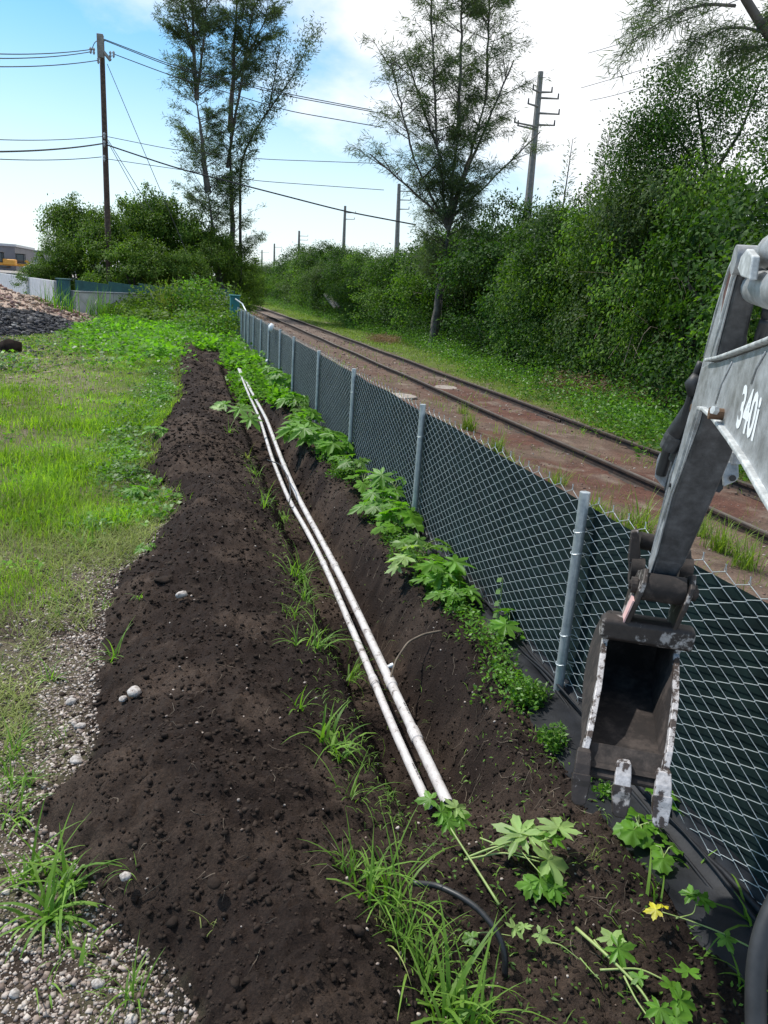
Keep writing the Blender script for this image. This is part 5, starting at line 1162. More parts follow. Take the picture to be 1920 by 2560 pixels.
n = 430; y = 9*np.power(14, RNG.random(n)**1.15); x = np.interp(y, Yk, Xk) - .3 - (.4 + 1.5*(1 - sstep(22, 36, y)))*RNG.random(n)
stuff('undergrowth', clumps(onground(x, y), np.clip(.45 + y*.008, .4, 1.3), RNG.uniform(.25, 1.15, n), 80, .085), 'weed', 'tangled green undergrowth along the foot of the hedge')
n = 130; y = 9*np.power(6, RNG.random(n)); x = np.interp(y, Yk, Xk) + RNG.normal(.3, .5, n)
stuff('tall_undergrowth', clumps(onground(x, y), .8, RNG.uniform(1.4, 3.0, n), 190, .10), 'hedge', 'darker head high growth at the front of the hedge')
n = 52000; y = 6*np.power(20, RNG.random(n)); x = 8.35 + (np.interp(y, Yk, Xk) - 8.4)*RNG.random(n)**.8
k = RNG.random(n) < np.clip(.80 + fbm(x, y, .8, 3)*1.1, .12, 1); x, y = x[k], y[k]; sc = np.clip(y/16, .6, 4)
stuff('verge_grass', blades(onground(x, y), RNG.uniform(.05, .16, len(x)), .008*sc, RNG.uniform(.5, 1.5, len(x)), 2), 'verge', 'short bright grass strip between the far rail and the hedge')
n = 15000; y = 3*np.power(12, RNG.random(n)); x = RNG.uniform(2.35, 8.4, n); k = RNG.random(n) < np.clip(-.08 + fbm(x, y, 1.1, 3)*1.6 + .45*(x < 3.3) + .25*((x > 6.6) & (x < 7.6)), .0, .9); x, y = x[k], y[k]; sc = np.clip(y/9, .7, 3)
stuff('track_grass', blades(onground(x, y), RNG.uniform(.08, .27, len(x)), .006*sc, RNG.uniform(.4, 1.6, len(x)), 3), 'verge', 'scattered grass on the red earth of the railway bed')
def tuft(px, py, nb, L, W, lab, z=None, loc=None, group='grass tufts', mat='blade', lean=(.5, 1.5), az=None, spread=.02, seg=5, name='grass_tuft', cat='grass', seedhead=False):
    if loc is None:
        P = at(px, py, .05)
        for _ in range(4): P = at(px, py, tz(P[0], P[1]))
    else: P = np.array([loc[0], loc[1], tz(*loc)])
    if 'beyond the fence' in group: L, W, nb = L*1.35, W*1.3, int(nb*2.0)
    q = RNG.normal(0, spread, (nb, 3)); q[:, 2] = -.01
    if 'round the trench' in group: L, W = L*1.65, W*1.25
    LL = L*RNG.uniform(.45, 1.1, nb); a = None if az is None else RNG.normal(az, .9, nb)
    V, F = blades(q, LL, W*RNG.uniform(.6, 1.15, nb), RNG.uniform(*lean, nb), seg, a, 1.15)
    o = mesh_np(name, V, F, MAT[mat], smooth=True); o.location = P; return tag(o, lab, cat, group)
for k, (px, py, nb, L, W) in enumerate(((1600, 1345, 60, .42, .010), (1490, 1290, 40, .30, .008), (1545, 1330, 40, .28, .008), (1170, 1075, 50, .38, .010), (1240, 1130, 50, .32, .009), (1270, 1165, 36, .25, .008), (1395, 1210, 36, .26, .008), (1800, 1380, 60, .36, .009), (1755, 1340, 40, .30, .008), (1860, 1420, 50, .34, .009), (1700, 1310, 30, .26, .008), (1160, 1035, 30, .3, .008))):
    labs = ['tallest grass tuft between the fence and rail just left of the excavator stick', 'low grass tuft behind the fence top left of the tall tuft', 'grass tuft between the two tufts left of the stick', 'bushy grass tuft against the near rail beyond the second post', 'grass tuft just below the bushy rail side tuft', 'small grass tuft behind the mesh above the middle bay', 'sparse tuft on the red earth halfway to the near rail', 'wide grass tuft right of the stick beyond the fence', 'grass tuft between the stick and the wide tuft', 'grass tuft at the right edge beyond the fence', 'thin tuft hidden partly by the stick', 'short tuft on top of the fence side bank by the rail']
    tuft(px, py, nb, L, W, labs[k], mat='verge', group='grass tufts beyond the fence', spread=.07, lean=(.2, 1.2))
for k in range(14):
    x_, y_ = RNG.uniform(6.6, 9.2), RNG.uniform(7, 13); tuft(0, 0, 6, .45, .004, 'thin dry grass stalks standing on the railway bed', loc=(x_, y_), mat='grassdry', group='dry stalks on the railway bed', spread=.05, lean=(.1, .6))
# dry brown brush
for k, (px, py, r, h, lab) in enumerate(((1470, 985, 1.1, .75, 'brown dead grass mound on the verge before the hedge'), (1590, 1010, 1.1, .7, 'brown dead brush between the excavator arm and the hedge'), (962, 850, .9, .45, 'brown clipped brush heap beside the far rail near the casuarina'), (1670, 940, 1.1, .9, 'dead brush pile right against the hedge behind the boom'), (600, 745, 1.0, 1.0, 'brown shrub overhanging the far end of the fence'))):
    P = at(px, py, 0) if k < 4 else np.array([3.0, 39, 0]); nn = 50; a = RNG.uniform(0, 2*PI, nn); rr = r*RNG.random(nn)**.5
    V, F = clumps(np.stack([rr*np.cos(a), rr*np.sin(a), 0*a], -1), .3, h, 45, .14, .12, .1); o = mesh_np('dead_brush', V, F, MAT['dry']); o.location = (P[0], P[1], tz(P[0], P[1])); tag(o, lab, 'brush')
# silvery reed plant, leaning dead trunk, planks in the hedge
P = at(1460, 900, 0); P = at(1480, 905, .1)
rd = thing('reed_plant', 'silvery green broad bladed reed plant growing in the hedge', 'plant', P)
V, F = blades(RNG.normal(0, .12, (46, 3)) + np.array([0, 0, .9]), RNG.uniform(.7, 1.5, 46), .07, RNG.uniform(.3, 1.5, 46), 5); o = mesh_np('foliage', V, F, MAT['reed'], rd, smooth=True)
mb = MB(); [mb.tube([(0, 0, 0), (.1*i - .2, 0, 1.2)], .02, 5) for i in range(5)]; mb.build('stem', MAT['stem'], rd)
for pts, r, lab in (([(1385, 870, 23), (1440, 800, 22.5), (1490, 745, 22)], .16, 'dark dead trunk leaning in the hedge beside the reed plant'), ([(838, 770, 62), (812, 735, 63)], .14, 'pale board leaning against the hedge, left one'), ([(848, 768, 62), (826, 742, 63)], .12, 'pale board leaning against the hedge, right one')):
    S = [onp(a, b_, c) if c < 30 else (lambda p: p)(onp(a, b_, c)) for a, b_, c in pts]; S = smoothline(S, 8); mb = MB(); mb.tube([s - S[0] for s in S], r, 7); o = mb.build('fallen_trunk' if r > .15 else 'leaning_board', MAT['barkd' if r > .15 else 'poleg']); o.location = S[0]; tag(o, lab, 'trunk' if r > .15 else 'board')
# bare twigs in the hedge front
mb = MB()
for k in range(110):
    y = 10*6**RNG.random(); x = np.interp(y, Yk, Xk) - .1 + RNG.normal(0, .4); z = RNG.uniform(.3, 3.2); d = RNG.normal(size=3)*np.array([.25, .25, .5]); mb.tube(smoothline([(x, y, z), (x + d[0], y + d[1], z + abs(d[2])*.6), (x + 2*d[0], y + 2*d[1], z + d[2]*1.3)], 5), [.009, .008, .006, .005, .003], 3, cap=False)
o = mb.build('bare_twigs', MAT['root'], recalc=False); tag(o, 'bare grey twigs poking out of the hedge front', None, None, 'stuff')

# ------------------------------------------------------------------ left field
n = 100000; y = 5.0*np.power(36/5.0, RNG.random(n)**1.0); x = soil_left(y) + .12 - 6.2*RNG.random(n)**1.0*np.clip(y/11, .42, 1)
gm = 1.1 + .9*fbm(x, y, .9, 3) - .9*sstep(.4, 1.6, -(x + 2.2 + .11*(y - 8)) ) * sstep(13, 19, y) - .75*sstep(8.2, 5.2, y - .95*(x + 1.0)); gm = gm - 1.3*(1 - sstep(0.0, .55, soil_left(y) - x + .3*fbm(x, y, 1.7, 2)))*(1 - sstep(8.5, 11, y)); k = RNG.random(n) < np.clip(gm, .03, 1); x, y = x[k], y[k]
tall = sstep(5.0, 7.6, y - .95*(x + 1.0) + .9*fbm(x, y, 2, 2))*(1 - sstep(10.5, 16, y + .8*x))*np.clip(.55 + 1.3*fbm(x + 9, y, 1.2, 3), 0, 1)
L = RNG.uniform(.06, .14, len(x)) + tall*RNG.uniform(.04, .16, len(x)); W = (.004 + .006*tall)*np.clip(y/8, 1, 3.2)
lush = RNG.random(len(x)) < np.clip(.75*tall + .62 + .7*fbm(x, y, .6, 2), .1, 1)
stuff('lawn_grass', blades(onground(x[lush], y[lush]), L[lush], W[lush], RNG.uniform(.25, 1.3, lush.sum()), 3), 'grass', 'bright lime green grass covering the field left of the soil')
d_ = ~lush
stuff('worn_grass', blades(onground(x[d_], y[d_]), L[d_]*.8, W[d_], RNG.uniform(.6, 1.7, d_.sum()), 2), 'grassdry', 'paler worn grass mixed through the field')
# trodden strands lying flat over the gravel
n = 17000; y = RNG.uniform(3.2, 8.5, n); x = soil_left(y) - .05 - np.abs(RNG.normal(0, 1.0, n)) - .25*(y < 5); k = (x > -3.6) & (RNG.random(n) < np.clip(.30 + 1.0*fbm(x, y, 1.3, 3) + .40*sstep(5.3, 6.8, y) + .35*sstep(-.7, -1.6, x), 0, 1)); x, y = x[k], y[k]
V, F = blades(onground(x, y, .006), RNG.uniform(.05, .20, len(x)), .0065, RNG.uniform(1.6, 3.1, len(x)), 3, curl=.12); stuff('trodden_grass', (V, F), 'grassdry', 'flattened trodden grass strands between the lawn and the gravel')
n = 4200; y = 2.0*np.power(4.2, RNG.random(n)); x = soil_left(y) - .06 - np.abs(RNG.normal(0, .75, n)); k = RNG.random(n) < np.clip(.15 + 1.3*fbm(x + 4, y, 2.2, 3), 0, 1); x, y = x[k], y[k]
stuff('gravel_grass', blades(onground(x, y, .0), RNG.uniform(.03, .11, len(x)), .0045, RNG.uniform(.5, 1.8, len(x)), 3), 'blade', 'small grass blades growing through the gravel')
# broad leaved cover
def cover(n, x, y, r, h, per, ls, lab, mat='cover', name='ground_cover'): return stuff(name, clumps(onground(x, y), r, h, per, ls, .85, 1.4), mat, lab)
n = 560; y = RNG.uniform(20, 43, n); x = RNG.uniform(-4.2, 1.9, n); k = (RNG.random(n) < np.clip(.7 + fbm(x, y, .5, 2), 0, 1)) & ~((x > -.1) & (x < 1.4) & (y < 27)) & ~((x < -1.6) & (y < 24)); x, y = x[k], y[k]
cover(0, x, y, .40, .36, 30, .17, 'bright green large leaved vines spreading over the ground before the wall')
n = 150; y = RNG.uniform(19, 43, n); x = RNG.uniform(-4.4, 2.0, n); k = ~((x > -.1) & (x < 1.2) & (y < 28)); cover(0, x[k], y[k], .45, .42, 26, .12, 'darker leaved weeds mixed through the vines before the wall', 'weed', 'mixed_cover')
n = 210; y = RNG.uniform(7.2, 21, n); x = soil_left(y) - .12 - np.abs(RNG.normal(0, .33, n)); cover(0, x, y, .16, .13, 26, .06, 'leafy weeds along the left edge of the soil heap', 'weed', 'edge_weeds')
n = 160; y = 5.5*np.power(5, RNG.random(n)); x = -1.2 - RNG.random(n)*3.4; cover(0, x, y, .12, .08, 16, .05, 'scattered broad leaved weeds in the field grass', 'cover', 'field_weeds')
n = 150; y = RNG.uniform(14.5, 28, n); x = 1.85 - .55*RNG.random(n)*sstep(14, 18, y); cover(0, x, y, .22, .30, 30, .11, 'bright leaves crowding the far part of the fence bank', 'cover', 'bank_weeds')
# small weeds on the bank by the fence
n = 230; y = 3.5*np.power(4.4, RNG.random(n)); x = 1.90 + RNG.normal(0, .06, n); k = RNG.random(n) < np.clip(.75 + 1.2*fbm(x, y, 1.1, 2), .1, 1); x, y = x[k], y[k]
stuff('bank_plants', clumps(onground(x, y, .0), .075, RNG.uniform(.08, .22, len(x)), 42, .032, .5, .5), 'weed', 'small leaved weeds on the narrow bank at the foot of the fence')
def weed(px, py, r, h, nc, per, ls, mat, lab, name='leafy_weed', wr=.5, dz=0):
    P = at(px, py, .08)
    for _ in range(3): P = at(px, py, tz(P[0], P[1]))
    a = RNG.uniform(0, 2*PI, nc); rr = r*RNG.random(nc)**.5; root = thing(name, lab, 'plant', P)
    V, F = clumps(np.stack([rr*np.cos(a), rr*np.sin(a), 0*a], -1), r*.35, h*(1 - .4*(rr/r)), per, ls, wr, .4); tag(mesh_np('foliage', V, F, MAT[mat], root), kind='stuff')
    mb = MB(); [mb.tube([(rr[i]*.5*math.cos(a[i]), rr[i]*.5*math.sin(a[i]), 0), (rr[i]*math.cos(a[i]), rr[i]*math.sin(a[i]), h*.6)], .0025, 4) for i in range(min(nc, 9))]; tag(mb.build('stems', MAT['stem'], root), kind='stuff'); return root
weed(868, 1195, .20, .26, 16, 60, .045, 'weed', 'bushy small leaved weed on the bank in front of the third fence post')
weed(1035, 1310, .15, .34, 14, 110, .022, 'feather', 'fine feathery grey green weed leaning on the fence by the second post', wr=.25)
weed(1130, 1495, .16, .18, 12, 60, .035, 'weed', 'tangled dark leaved weed on the bank left of the big lobed leaves')
weed(1335, 1755, .11, .16, 12, 60, .028, 'weed', 'fine leaved weed between the trench edge and the black fabric')
weed(1390, 1860, .09, .14, 10, 60, .026, 'weed', 'curly fine leaved weed beside the left bucket tooth')
weed(1500, 1960, .12, .09, 10, 40, .03, 'weed', 'low green weed behind the bucket teeth')
# climbing stem on the mesh
P = CP + raydir(1240, 1520)*0 ; P = np.array([2.11, at(1250, 1520, .3)[1] + .1, .1])
vw = thing('climbing_vine', 'little vine with round leaves climbing the mesh left of the nearest full post', 'plant', P)
mb = MB(); mb.tube([(0, 0, 0), (.02, .02, .2), (.01, 0, .38)], .003, 5); mb.build('stem', MAT['stem'], vw)
for i in range(7):
    v, f = rhombs(np.array([[0, 0, .08 + .045*i]]), np.array([[(-1)**i*.3 - .4, (-1)**i, .2]]), np.array([[-.7, -.3, .7]]), .055, .05, .1); mesh_np('leaf', v, f, MAT['weed'], vw)

# ------------------------------------------------------------------ lobed leaf plants
def leafmesh(seed, lobes=7, depth=.50, teeth=True, cup=.18):
    depth *= .92
    rng = random.Random(seed); out_ = []
    span = PI*1.80; per = 9
    for i in range(lobes):
        c = -span/2 + span*(i + .5)/lobes; ln = (1.0 - .42*abs((i + .5)/lobes - .5)*2*.95)*rng.uniform(.92, 1.06)
        for k in range(per):
            t = -1 + 2*k/(per - 1); a = c + t*span/lobes*.5; r = ln*(depth + (1 - depth)*(1 - abs(t)**1.2))
            if teeth: r *= (1 + (.07 if k % 2 == 0 else -.05))
            out_.append((r*math.cos(a), r*math.sin(a), cup*(r*r)*(.6*math.cos(6.0*a + seed) - .5) - .10*r*r))
    V = [(0, 0, 0)] + [(.5*x, .5*y, .45*z + .035*(1 if i % per in (0, per - 1) else -.6)) for i, (x, y, z) in enumerate(out_)] + out_
    n = len(out_); F3 = [(0, 1 + i, 2 + i) for i in range(n - 1)]; F4 = [(1 + i, 1 + n + i, 2 + n + i, 2 + i) for i in range(n - 1)]
    return np.array(V, float), [np.array(F3), np.array(F4)]
LEAF = {}
def leafobj(parent, P, D, Nn, size, mat='palm', seed=0, lobes=7, depth=.5):
    key = (mat, seed % 4, lobes, depth)
    if key not in LEAF:
        V, F = leafmesh(seed % 4 + lobes, lobes, depth); o = mesh_np('leaf', V, F, MAT[mat], parent, smooth=True); LEAF[key] = o.data
    else:
        o = bpy.data.objects.new('leaf', LEAF[key]); COL.objects.link(o); o.parent = parent
    size *= 1.38*(1.15 if mat == 'palelf' else 1); D = Vector(D).normalized(); Nn = Vector(Nn); Y = Nn.cross(D).normalized(); Z = D.cross(Y)
    M = Matrix((D, Y, Z)).transposed().to_4x4(); o.matrix_local = Matrix.Translation(Vector(P)) @ M @ Matrix.Diagonal((size, size, size, 1)); return o
def castor(px, py, nl, size, h, lab, group='lobed leaf plants along the fence', mat='palm', seed=0, lobes=7, depth=.5, z=None, spread=.6, dirb=None):
    P = at(px, py, .08)
    for _ in range(4): P = at(px, py, tz(P[0], P[1]))
    rng = random.Random(seed*7 + 3); root = thing('castor_plant', lab, 'plant', P, group); top = np.array([rng.uniform(-.03, .03), rng.uniform(-.03, .03), h*.55]); mb = MB()
    mb.tube([(0, 0, -.02), top*.5 + np.array([.01, 0, 0]), top], [.007, .006, .004], 6); pts = []
    for k in range(nl):
        a = 2*PI*k/nl + rng.uniform(-.4, .4) if dirb is None else dirb + rng.uniform(-1.1, 1.1); el = rng.uniform(.1, 1.0); l = h*rng.uniform(.45, .9)*spread + size*.3
        q = top*rng.uniform(.5, 1) ; tip = q + np.array([math.cos(a)*math.cos(el), math.sin(a)*math.cos(el), math.sin(el)])*l; m = (q + tip)/2 + np.array([0, 0, .02]); mb.tube([q, m, tip], [.0035, .003, .0025], 5, cap=False)
        leafobj(root, tip, (math.cos(a), math.sin(a), rng.uniform(-.6, .0)), (rng.uniform(-.25, .25) + .1, rng.uniform(-.3, .1), 1), size*rng.uniform(.65, 1.1), mat, rng.randrange(4), lobes, depth)
    mb.build('stem', MAT['stem'], root, smooth=True); return root
CL = [(712, 985, 8, .15, .40, 'lobed leaf plant on the bank beside the far pipe bend'), (735, 1030, 8, .13, .35, 'lobed leaf plant leaning over the trench below the fifth post'), (760, 1085, 7, .12, .32, 'bright lobed leaf plant halfway along the bank'), (755, 1115, 7, .13, .34, 'pale topped lobed leaf plant leaning towards the pipes'),
      (800, 1135, 8, .13, .36, 'lobed leaf plant just left of the small leaved bush'), (835, 1150, 7, .12, .34, 'lobed leaf plant against the mesh below the fourth post'), (690, 955, 7, .14, .36, 'lobed leaf plant near the last visible mesh bay'), (870, 1150, 6, .10, .26, 'small lobed leaf plant at the mesh foot behind the bush'),
      (985, 1275, 6, .11, .42, 'upright lobed leaf plant in front of the second fence post'), (955, 1300, 6, .09, .26, 'yellowish lobed leaf plant at the trench edge left of the feathery weed'), (1000, 1335, 6, .09, .24, 'low lobed leaf plant under the feathery weed'),
      (1100, 1480, 7, .085, .22, 'lobed leaf plant at the trench edge between the pale plant and the large leaves'), (1150, 1515, 6, .07, .18, 'small lobed leaf plant beside the tangled weed')]
for k, (px, py, nl, sz, h, lab) in enumerate(CL): castor(px, py, nl + 4, sz*(1.45 if k < 8 else 1.35), h*1.2, lab, seed=k)
for k in range(16):
    y_ = 4.9*2.9**(k/15 + RNG.uniform(-.02, .02)); pp = project((1.93, y_, .12)); castor(pp[0], pp[1], 6, (.085, .125, .10)[k % 3], (.2, .3, .36)[k % 3], mat=('palm', 'cover', 'weed')[k % 3], lobes=(7, 5, 7)[k % 3], depth=(.5, .68, .6)[k % 3], lab='broad lobed leaf plant in the unbroken row at the foot of the fence', group='row of lobed leaf plants at the fence foot', seed=50 + k)
castor(1035, 1440, 5, .12, .24, 'pale lobed leaf plant leaning out over the trench wall', mat='palelf', seed=31, dirb=PI*.9)
castor(1275, 1600, 6, .105, .20, 'large lobed leaves pressed against the mesh left of the nearest full post', seed=32)
castor(1655, 2060, 3, .15, .16, 'single big lobed leaf sticking out right of the bucket teeth', seed=33, dirb=.3, lobes=5, depth=.55)
castor(1590, 2110, 7, .055, .16, 'round leaved sprig below the middle bucket tooth', seed=34, lobes=3, depth=.8)
castor(1650, 2170, 3, .055, .10, 'dark round leaved sprig on the black fabric below the teeth', seed=35, lobes=3, depth=.85)
castor(350, 1250, 6, .10, .14, 'lobed leaf weed at the edge of the grass above the gravel', group='lobed leaf weeds left of the soil', seed=36)
castor(1385, 2090, 1, .05, .06, 'tiny lobed seedling by the trench foot', group='lobed leaf weeds left of the soil', seed=37)
castor(372, 1380, 5, .05, .08, 'small leafy seedling on the soil heap edge', group='lobed leaf weeds left of the soil', seed=38)
castor(395, 1090, 6, .12, .16, 'lobed leaf weed on the lawn side of the soil, farther one', group='lobed leaf weeds left of the soil', seed=39)
castor(410, 1010, 7, .11, .18, 'leafy weed by the yellow leaves at the lawn edge', group='lobed leaf weeds left of the soil', seed=40)
# wilted plant fallen on the soil left of the pipes
def fallen(name, lab, stems, leaves, cat='plant'):
    """stems: list of pixel paths with z; leaves: (px,py,z,size,dir az,tilt,mat,lobes,depth)"""
    P0 = at(*stems[0][0][0:2], stems[0][0][2]); root = thing(name, lab, cat, P0); 
    for st_, r in [(s[:-1], s[-1]) for s in stems]:
        S = smoothline([at(*p) for p in st_], 16); mb = MB(); mb.tube([s - P0 for s in S], list(np.linspace(r, r*.55, len(S))), 8); mb.build('stem', MAT['stem'], root, smooth=True)
    for i, (px, py, z, sz, az, tl_, mt, lb, dp_) in enumerate(leaves):
        p = at(px, py, z) - P0; leafobj(root, p, (math.cos(az), math.sin(az), -tl_*.6), (tl_*math.cos(az)*.3 - .15, tl_*math.sin(az)*.3 - .35, 1), sz, mt, i, lb, dp_)
    return root
G = tz(.3, 13) + .05
fallen('wilted_plant', 'drooping lobed leaf shoot lying on the soil left of the far pipes', [[(640, 1035, .12), (600, 1010, .2), (560, 1005, .22), .006]], [(560, 1010, .24, .20, PI, .3, 'palm', 7, .5), (600, 1020, .24, .22, -1.2, .6, 'palm', 7, .5), (625, 1045, .2, .20, -.9, .8, 'palm', 7, .5), (545, 1020, .2, .12, 3.6, .9, 'palelf', 5, .6)])
z0 = .02
fallen('cut_castor_shoot', 'cut lobed leaf shoot with a long pale stem lying across the pipe ends', [[(1248, 2262, .03), (1190, 2170, .05), (1135, 2085, .07), (1090, 2010, .10), (1062, 1990, .12), .0058]],
       [(1105, 2030, .12, .062, -.3, .5, 'palm', 7, .55), (1120, 2050, .10, .055, -1.4, .8, 'palm', 7, .55), (1075, 1998, .15, .05, 2.8, .3, 'palm', 5, .55), (1140, 2020, .12, .055, .5, .3, 'palelf', 7, .5), (1150, 2045, .10, .05, -.5, .6, 'palm', 7, .5)])
fallen('cut_castor_branch', 'large cut branch with pale upturned lobed leaves in the foreground soil', [[(1165, 2145, .02), (1240, 2115, .07), (1330, 2110, .10), (1395, 2090, .13), .0055], [(1160, 2150, .02), (1260, 2130, .06), (1350, 2155, .07), .005], [(1195, 2150, .02), (1235, 2125, .07), (1300, 2100, .09), .004], [(1290, 2112, .08), (1330, 2160, .08), (1362, 2195, .07), .003], [(1200, 2095, .05), (1300, 2135, .07), (1370, 2150, .08), .0045]],
       [(1300, 2085, .12, .095, 2.2, .2, 'palelf', 7, .42), (1320, 2090, .12, .085, 1.0, .15, 'palelf', 9, .42), (1395, 2070, .15, .085, 1.2, .1, 'palelf', 7, .45), (1385, 2095, .14, .055, .4, .4, 'palm', 5, .5), (1370, 2150, .10, .080, .1, .7, 'palelf', 5, .5), (1350, 2200, .05, .075, -1.3, .5, 'palm', 7, .6), (1385, 2215, .04, .06, -.6, .5, 'palm', 7, .6), (1325, 2210, .04, .05, -2.2, .5, 'palm', 5, .6), (1340, 2085, .11, .05, .2, .5, 'palelf', 5, .5)])
fallen('yellow_leaf_shoot', 'curving stem with one yellow lobed leaf at its end on the foreground soil', [[(1880, 2370, .04), (1800, 2330, .06), (1720, 2300, .07), (1655, 2280, .08), .0036], [(1690, 2296, .07), (1735, 2285, .07), (1742, 2250, .09), .003]],
       [(1640, 2275, .09, .034, 2.7, .5, 'yellow', 5, .55), (1658, 2266, .09, .022, 1.2, .6, 'yellow', 5, .55), (1745, 2240, .10, .05, 1.0, .3, 'palm', 7, .5), (1730, 2235, .10, .04, 2.3, .4, 'palm', 5, .5), (1760, 2250, .09, .04, -.4, .5, 'palm', 5, .5), (1815, 2345, .06, .04, -1.6, .6, 'palm', 5, .5)])
fallen('trampled_shoot', 'pale trampled stems with torn leaves at the bottom right of the soil', [[(1440, 2320, .0), (1520, 2390, .03), (1610, 2480, .02), (1650, 2560, .0), .007], [(1500, 2425, .01), (1600, 2420, .03), (1720, 2480, .02), .0045], [(1560, 2440, .02), (1590, 2500, .01), (1640, 2570, .0), .004], [(1450, 2395, .0), (1480, 2430, .01), (1500, 2450, .0), .003], [(1485, 2350, .01), (1500, 2370, .01), (1540, 2380, .03), .004]],
       [(1545, 2370, .06, .062, -.8, .4, 'palm', 7, .5), (1530, 2345, .06, .045, 1.6, .3, 'palelf', 5, .5), (1680, 2470, .05, .05, .5, .4, 'palm', 5, .55), (1700, 2500, .04, .055, -.4, .5, 'palm', 7, .55), (1650, 2520, .04, .05, -2.2, .5, 'palm', 7, .55), (1720, 2430, .05, .045, 1.3, .3, 'palm', 5, .5), (1600, 2445, .04, .035, 2.0, .4, 'palm', 5, .5), (1690, 2545, .03, .05, -1.2, .3, 'palm', 5, .6)])
fallen('crushed_shoot', 'crumpled pale leaf scraps beside the curved black tube', [[(1170, 2335, .02), (1220, 2330, .03), (1280, 2340, .02), .003], [(1340, 2350, .01), (1400, 2360, .02), (1450, 2400, .0), .003]], [(1285, 2320, .05, .035, .3, .4, 'palelf', 5, .4), (1310, 2318, .05, .03, 1.6, .4, 'palelf', 7, .4), (1350, 2335, .04, .032, -.8, .4, 'palelf', 5, .4), (1400, 2335, .03, .02, 1, .4, 'palm', 5, .5), (1180, 2345, .04, .03, 2.5, .4, 'weed', 3, .8)])
P = at(565, 1075, .2); 
# grass tufts along the trench, on the gravel and in the foreground
TU = [(283, 1648, 13, .17, .009, 'young grass tuft with one long bent blade at the edge of the soil heap'), (130, 2290, 34, .24, .013, 'large broad bladed grass tuft at the left edge of the foreground'), (75, 2200, 20, .20, .012, 'grass tuft standing behind the large left edge tuft'), (175, 2215, 18, .22, .012, 'tall bladed grass tuft on the right of the large left edge tuft'), (328, 2490, 13, .13, .007, 'small wispy tuft low on the soil near the bottom left'), (205, 2390, 6, .11, .012, 'two blade sprout in the gravel below the large tuft'),
      (28, 2040, 26, .16, .009, 'grass tuft at the left edge above the gravel'), (60, 1960, 24, .15, .008, 'second grass tuft at the left edge above the gravel'), (20, 1890, 22, .16, .008, 'topmost foreground grass tuft at the left edge'), (130, 1700, 14, .16, .007, 'spindly tuft among the white stones'), (210, 1365, 20, .20, .010, 'upright tuft on the trodden strip left of the soil'), (348, 1495, 10, .09, .006, 'little tuft beside the knobbly white rock'), (268, 1520, 8, .09, .008, 'little broad bladed sprout left of the knobbly rock'), (140, 1545, 9, .10, .007, 'thin sprout on the trodden strip'), (110, 2470, 6, .11, .007, 'tiny sprout in the bottom left gravel'), (325, 2180, 8, .09, .004, 'tiny wisp on the soil edge near the white chip'), (530, 2320, 7, .07, .004, 'withered wisp in the middle of the foreground soil'),
      (745, 1450, 40, .26, .008, 'tall tuft beside the pipe coupling on the trench lip'), (760, 1500, 30, .18, .006, 'drooping tuft hanging over the thinner pipe'), (725, 1540, 24, .14, .006, 'low yellowish tuft under the tall tuft'), (735, 1610, 14, .13, .009, 'pale green tuft with broad blades above the hanging grass'), (790, 1620, 26, .22, .008, 'long bladed tuft sweeping right over the trench'), (870, 1700, 22, .22, .009, 'grass sweeping across the trench to the thinner pipe'), (745, 1770, 16, .14, .008, 'dark sprawling tuft left of the broad bladed tuft'), (825, 1870, 22, .24, .014, 'broad bladed tuft on the trench lip, brightest of the row'), (860, 1900, 14, .14, .008, 'thin low tuft right below the broad bladed tuft'), (880, 2000, 16, .20, .005, 'sparse stiff tuft below the broad bladed tuft with one long stalk'),
      (700, 1300, 26, .20, .008, 'tuft on the trench lip above the tall tuft'), (660, 1265, 24, .22, .008, 'tuft under the black cable loop'), (640, 1190, 22, .22, .009, 'yellow green tuft left of the pipes in mid distance'), (572, 1085, 14, .20, .010, 'pale tuft with drooping buds on the soil'), (620, 1150, 16, .18, .008, 'wispy dry tuft left of the upper pipes'),
      (920, 2230, 34, .20, .009, 'matted green tuft left of the curved black tube'), (870, 2190, 26, .16, .009, 'rounded leafy tuft upper left of the black tube'), (990, 2270, 24, .24, .008, 'tall stiff tuft touching the start of the black tube'), (1000, 2350, 24, .16, .005, 'matted tuft below the stiff tuft'), (960, 2310, 20, .14, .005, 'brownish matted roots and grass left of the stiff tuft'), (1060, 2440, 26, .20, .008, 'long bladed tuft sprawling at the bottom centre'), (1120, 2540, 36, .26, .012, 'large bright tuft at the bottom edge'), (1180, 2560, 26, .22, .008, 'arching tuft at the bottom edge right of the bright tuft'),
      (1885, 2330, 9, .24, .013, 'arching broad blades at the right edge by the rubber hose'), (1860, 2460, 8, .14, .014, 'folded broad blades in the bottom right corner'), (1640, 2235, 6, .16, .009, 'single long dark blade across the soil before the fabric'), (1735, 2180, 7, .10, .009, 'short cut blades at the fabric edge'), (1240, 2265, 10, .05, .003, 'tiny wisp below the cut branch'), (1490, 2150, 14, .10, .003, 'dry wisps on the soil right of the cut branch')]
for k, (px, py, nb, L, W, lab) in enumerate(TU):
    dr = 'dry' in lab or 'brown' in lab or 'wither' in lab; az = 0.0 if 'sweep' in lab else None
    tuft(px, py, nb, L, W, lab, mat='grassdry' if dr else 'blade', group='grass tufts round the trench', az=az, lean=(.35, 1.9) if nb < 12 else (.3, 2.1), spread=.018 if nb < 20 else .035, seg=6)
